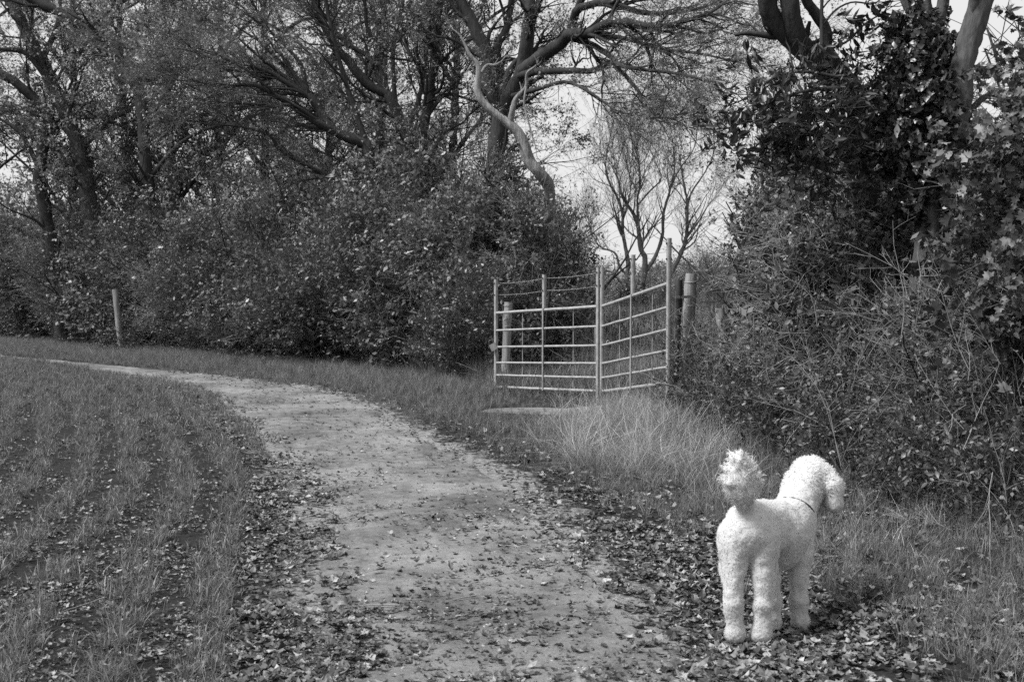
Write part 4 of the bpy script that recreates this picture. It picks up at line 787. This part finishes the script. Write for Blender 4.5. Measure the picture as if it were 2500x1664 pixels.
# loose pale dead stalks sticking out of the right hedge
for i in range(46):
    u = rng.uniform(1720, 2490); v = 830 + .32 * (u - 1700) + rng.uniform(-30, 150); d = 11.6 - (u - 1700) / 800 * 4.6 + rng.uniform(-.3, .1); p = W(u, v, d); g = np.array([p[0], p[1], float(gz(p[0], p[1]))]); L = rng.uniform(.35, .95)
    P, Dd, R = grow(np.zeros((1, 3)), nrm(np.array([[rng.normal(-.3, .5), rng.normal(-.2, .4), 1.0]])), np.array([L]), np.array([.0055]), 7, .12, (0, -.1, -.3)); m = MB(); tubes(m, P, R, 5)
    P2, D2, R2 = grow(P[0, 3:6], off(Dd[0, 3:6], .4, .9), np.full(3, L * .35), np.full(3, .003), 5, .2, (0, 0, 0)); tubes(m, P2, R2, 4)
    tag(obj("dead_stalk", m.mesh("dead_stalk", [M['twig_pale']]), None, g + (0, 0, rng.uniform(0, .35))), "thin pale dead stalk poking out of the hedge beside the dog", "stalk", "dead stalks in the hedge")
# ------------------------------------------------------------------ grass, crop, litter
def pts_in(n, x0, x1, y0, y1, near=0.0):
    y = y0 + (y1 - y0) * rng.uniform(0, 1, n) ** (1 + near); return rng.uniform(x0, x1, n), y
def on(x, y): return np.stack([x, y, gz(x, y)], -1)
def cone(x, y, m=1.6): return np.abs(x) < .50 * y + m
hedge_y = lambda x: np.interp(x, HB[:, 0], HB[:, 1])
# young crop in drill rows that follow the track
n = 230000; x, y = pts_in(n, -20, 3, 2.2, 30, .9); s, hw = path_sd(x, y); ph = np.abs(((s - hw + .08 * (n2(x, y, 1.1, 25) - .5)) / .40) % 1 - .5) * 2
gap = n2(x, y, .5, 21) * .6 + n2(x, y, .16, 22) * .4
keep = (s > hw - .02 + .45 * (1 - sstep(y, 8, 13)) + .35 * (n2(x, y, .5, 23) - .5)) & cone(x, y) & (rng.uniform(0, 1, n) < np.clip(1.7 - 2.5 * ph, .02, 1) * np.clip(gap * 3.4 - .8, .06, 1) + .3 * sstep(y, 9, 17)) & (y < hedge_y(x) - 1)
x, y = x[keep], y[keep]; tag(scatter("crop", "crop", on(x, y), rotz_tilt(len(x), .15), rng.uniform(.55, 1.15, len(x)) * (1 + .25 * sstep(y, 8, 16))), "young green cereal crop growing in rows across the track from the dog", "crop")
# verge grass between track and hedges
n = 150000; x, y = pts_in(n, -20, 4.2, 3.0, 36, .5); s, hw = path_sd(x, y)
right = (x > -1) & (y < 13.5); bankx = 2.75 + .03 * (y - 6)
dens = np.where(right, sstep(-s - hw, .15 + .55 * sstep(8.5 - y, 0, 3), .8 + 1.0 * sstep(8.5 - y, 0, 3)) * (.35 + .65 * sstep(n2(x, y, .6, 31), .3, .6)), sstep(-s - hw + .8 * (n2(x, y, .45, 33) - .5), -.1, .3))
dens = np.where(np.hypot((x - .35) / .8, (y - 13.6) / .4) < 1, .15, dens); dens = dens * (1 - .55 * np.exp(-((x - .3) / 1.1) ** 2 - ((y - 15.2) / 1.4) ** 2))
keep = (-s > hw - .4) & cone(x, y) & (rng.uniform(0, 1, n) < dens) & (y < hedge_y(x) + .6) & (x < bankx + .8)
x, y = x[keep], y[keep]; s, hw = path_sd(x, y); edge = sstep(-s - hw, 0, 1.2)
tag(scatter("verge_grass", "verge", on(x, y), rotz_tilt(len(x), .2), rng.uniform(.45, 1.1, len(x)) * (.4 + .7 * edge) * (.6 + .4 * sstep(y, 8, 14)) * (1 - .62 * np.exp(-((x - .3) / 1.3) ** 2 - ((y - 13.9) / 2.2) ** 2))), "rough green grass on the verge between track and hedges", "grass")
# tall dry grass
n = 4200; x, y = pts_in(n, -16, 3.6, 4.5, 32, .3); s, hw = path_sd(x, y)
c1 = np.exp(-((x - 1.2) / .5) ** 2 - ((y - 11.0) / 1.4) ** 2) + .8 * np.exp(-((x - 2.35) / .4) ** 2 - ((y - 6.4) / .9) ** 2) + .55 * np.exp(-((x - 1.9) / .5) ** 2 - ((y - 9) / 1.4) ** 2) + .16 * np.exp(-((y - hedge_y(x) + .5) / .7) ** 2) * (x < 0)
x1, y1 = np.r_[x, rng.normal(1.2, .42, 1300), rng.normal(2.35, .35, 260), rng.normal(1.9, .5, 300)], np.r_[y, rng.normal(10.8, 1.1, 1300), rng.normal(6.3, .7, 260), rng.normal(9, 1.3, 300)]
c1 = np.r_[c1 * .8, np.full(1300, .5), np.full(260, .75), np.full(300, .30)]; s, hw = path_sd(x1, y1); cl = n2(x1, y1, .55, 41) * .7 + n2(x1, y1, .2, 42) * .3
keep = (-s > hw + .35) & (rng.uniform(0, 1, len(x1)) < c1 * np.clip(cl * 6 - 2.3, .03, 1.8)); x, y = x1[keep], y1[keep]
tag(scatter("tall_dry_grass", "long", on(x, y), rotz_tilt(len(x), .38), rng.uniform(.35, 1.05, len(x)) * (.5 + .5 * sstep(y, 7, 10))), "tall pale dry grass by the gate and along the verge", "grass")
# rough field beyond the gate: grass then seeding docks
n = 9000; x, y = pts_in(n, -3, 12, 14.0, 60, .8); k_ = (x > -.4 + (16.5 - y) * .65) & (np.abs(x - .12 * y) < .22 * y)
x, y = x[k_], y[k_]; tag(scatter("field_grass", "verge", on(x, y), rotz_tilt(len(x), .2), rng.uniform(1.0, 2.2, len(x))), "rough grass in the field beyond the gate", "grass")
n = 2000; x, y = pts_in(n, -3, 12, 19, 46, .5); k_ = (x > -.6 + (16.5 - y) * .2) & (np.abs(x - .12 * y) < .2 * y)
x, y = x[k_], y[k_]; tag(scatter("field_weeds", "weed", on(x, y), rotz_tilt(len(x), .1), rng.uniform(.7, 1.2, len(x))), "tall weeds with dark seed heads in the field beyond the gate", "weeds")
n = 11000; x, y = pts_in(n, -3, 12, 17, 50, .6); k_ = (x > -.4 + (16.5 - y) * .3) & (np.abs(x - .12 * y) < .2 * y); x, y = x[k_], y[k_]
tag(scatter('field_hay', 'long', on(x, y), rotz_tilt(len(x), .2), rng.uniform(.6, 1.2, len(x))), 'tall pale dry grass in the field beyond the gate', 'grass')
# leaf litter
n = 260000; x, y = pts_in(n, -7, 3.4, 2.6, 20, 1.0); s, hw = path_sd(x, y); a = np.abs(s) - hw
nearf = 1 - sstep(y, 5.0, 10.5); pat = n2(x, y, .45, 51) * .6 + n2(x, y, .13, 52) * .4
dens = np.where(s < 0, np.exp(-((a - .35) / .55) ** 2) * (.25 + .95 * nearf) + .85 * nearf * (a > .35), np.exp(-((a - .15) / .5) ** 2) * (.4 + .8 * nearf) + (.45 + .75 * nearf) * (a > .2))
dens = np.maximum(dens, (a < 0) * (.15 + .75 * nearf ** 1.5 * np.exp(np.minimum(a, 0) * 1.6)))
keep = cone(x, y, .8) & (rng.uniform(0, 1, n) < dens * np.clip(pat * 3.6 - 1.05, .16, 1.4)); x, y = x[keep], y[keep]
p = on(x, y); p[:, 2] += .012 + rng.uniform(0, .012, len(x))
tag(scatter("leaf_litter", "litter", p, rotz_tilt(len(x), .24), (.018 + .055 * rng.uniform(0, 1, len(x)) ** 1.8) * np.where(path_sd(x, y)[0] > path_sd(x, y)[1] + .5, .62, np.where(np.abs(path_sd(x, y)[0]) < path_sd(x, y)[1] - .1, .68, 1))), "small dead leaves littering the track, its edges and the dog's feet", "leaf litter")
# the larger pale leaves, one by one
SP = []
for _ in range(20000):
    if len(SP) >= 290: break
    yy = 2.9 + 8.0 * rng.uniform() ** 1.5; xx = rng.uniform(-3.2, 2.6); s_, h_ = path_sd(np.array([xx]), np.array([yy])); a_ = abs(s_[0]) - h_[0]
    w = .2 if a_ < 0 else (.95 * math.exp(-((a_ - .5) / .7) ** 2) if s_[0] < 0 else .16)
    if abs(xx) < .47 * yy and rng.uniform() < w and not (.9 < xx < 1.45 and 4.5 < yy < 5.3): SP.append((xx, yy, s_[0], h_[0]))
for i, (xx, yy, s_, h_) in enumerate(SP):
    o = obj("fallen_leaf", FALLEN[i % len(FALLEN)], None, (xx, yy, float(gz(xx, yy)) + .03)); e = rotz_tilt(1, .35)[0]; o.rotation_euler = e; k_ = rng.uniform(.035, .075); o.scale = (k_ * rng.uniform(.6, 1), k_, k_ * rng.uniform(.7, 1.4))
    if abs(s_) < h_: tag(o, "pale curled leaf lying on the bare track", "leaf", "pale leaves on the track")
    elif s_ < 0: tag(o, "pale lobed leaf lying among the litter on the dog's side of the track", "leaf", "pale leaves on the dog's side")
    else: tag(o, "pale leaf lying among the young crop", "leaf", "pale leaves in the crop")
# sticks
for i in range(26):
    yy = 3.6 + 7 * rng.uniform() ** 1.4; xx = rng.uniform(-2.6, 1.8); L = rng.uniform(.12, .4); a_ = rng.uniform(0, 6.283)
    P, Dd, R = grow(np.zeros((1, 3)), np.array([[math.cos(a_), math.sin(a_), .05]]), np.array([L]), np.array([.004]), 7, .14, (0, 0, 0)); m = MB(); P[0, :, 2] = gz(P[0, :, 0] + xx, P[0, :, 1] + yy) + .025; tubes(m, P - (0, 0, P[0, 0, 2]), R, 6)
    tag(obj("stick", m.mesh("stick", [M['twig_pale'] if i % 3 else M['twig']]), None, (xx, yy, float(P[0, 0, 2]))), "thin fallen stick lying on track or field edge", "stick", "fallen sticks")
# gravel pressed into the track
mbs = []
for i in range(3):
    m = MB(); q = nrm(rng.normal(0, 1, (8, 3))) * np.array([1, .8, .5]); m.add(np.array([(1, 0, 0), (0, .8, 0), (-1, 0, 0), (0, -.8, 0), (0, 0, .55), (0, 0, -.4)]) + rng.normal(0, .15, (6, 3)), [[0, 1, 4], [1, 2, 4], [2, 3, 4], [3, 0, 4], [1, 0, 5], [2, 1, 5], [3, 2, 5], [0, 3, 5]]); mbs.append(m.mesh("stone", [plain_mat("stone%d" % i, .16 + .12 * i, .85)], smooth=False))
proto("gravel", mbs)
n = 16000; x, y = pts_in(n, -4, 1.6, 2.6, 17, 1.0); s, hw = path_sd(x, y); k_ = np.abs(s) < hw; x, y = x[k_], y[k_]; p = on(x, y); p[:, 2] += .009
tag(scatter("gravel", "gravel", p, rotz_tilt(len(x), .2), rng.uniform(.003, .010, len(x))), "small stones pressed into the dirt track", "gravel")
# dark weed standing in the verge grass
for u, v, d, s_ in ((578, 900, 21.0, .55), (655, 905, 20.6, .35), (1655, 905, 12.2, .5)):
    p = W(u, v, d); shrub("weed_plant", {578: "dark leafy weed standing alone in the verge grass", 655: "small dark weed next to the bigger lone weed", 1655: "dark weed growing through the unwired gate's lower rails"}[u], "plant", None, p, (.16, .16, s_), "bramble", 10, stems=4, sscl=(.3, .5))
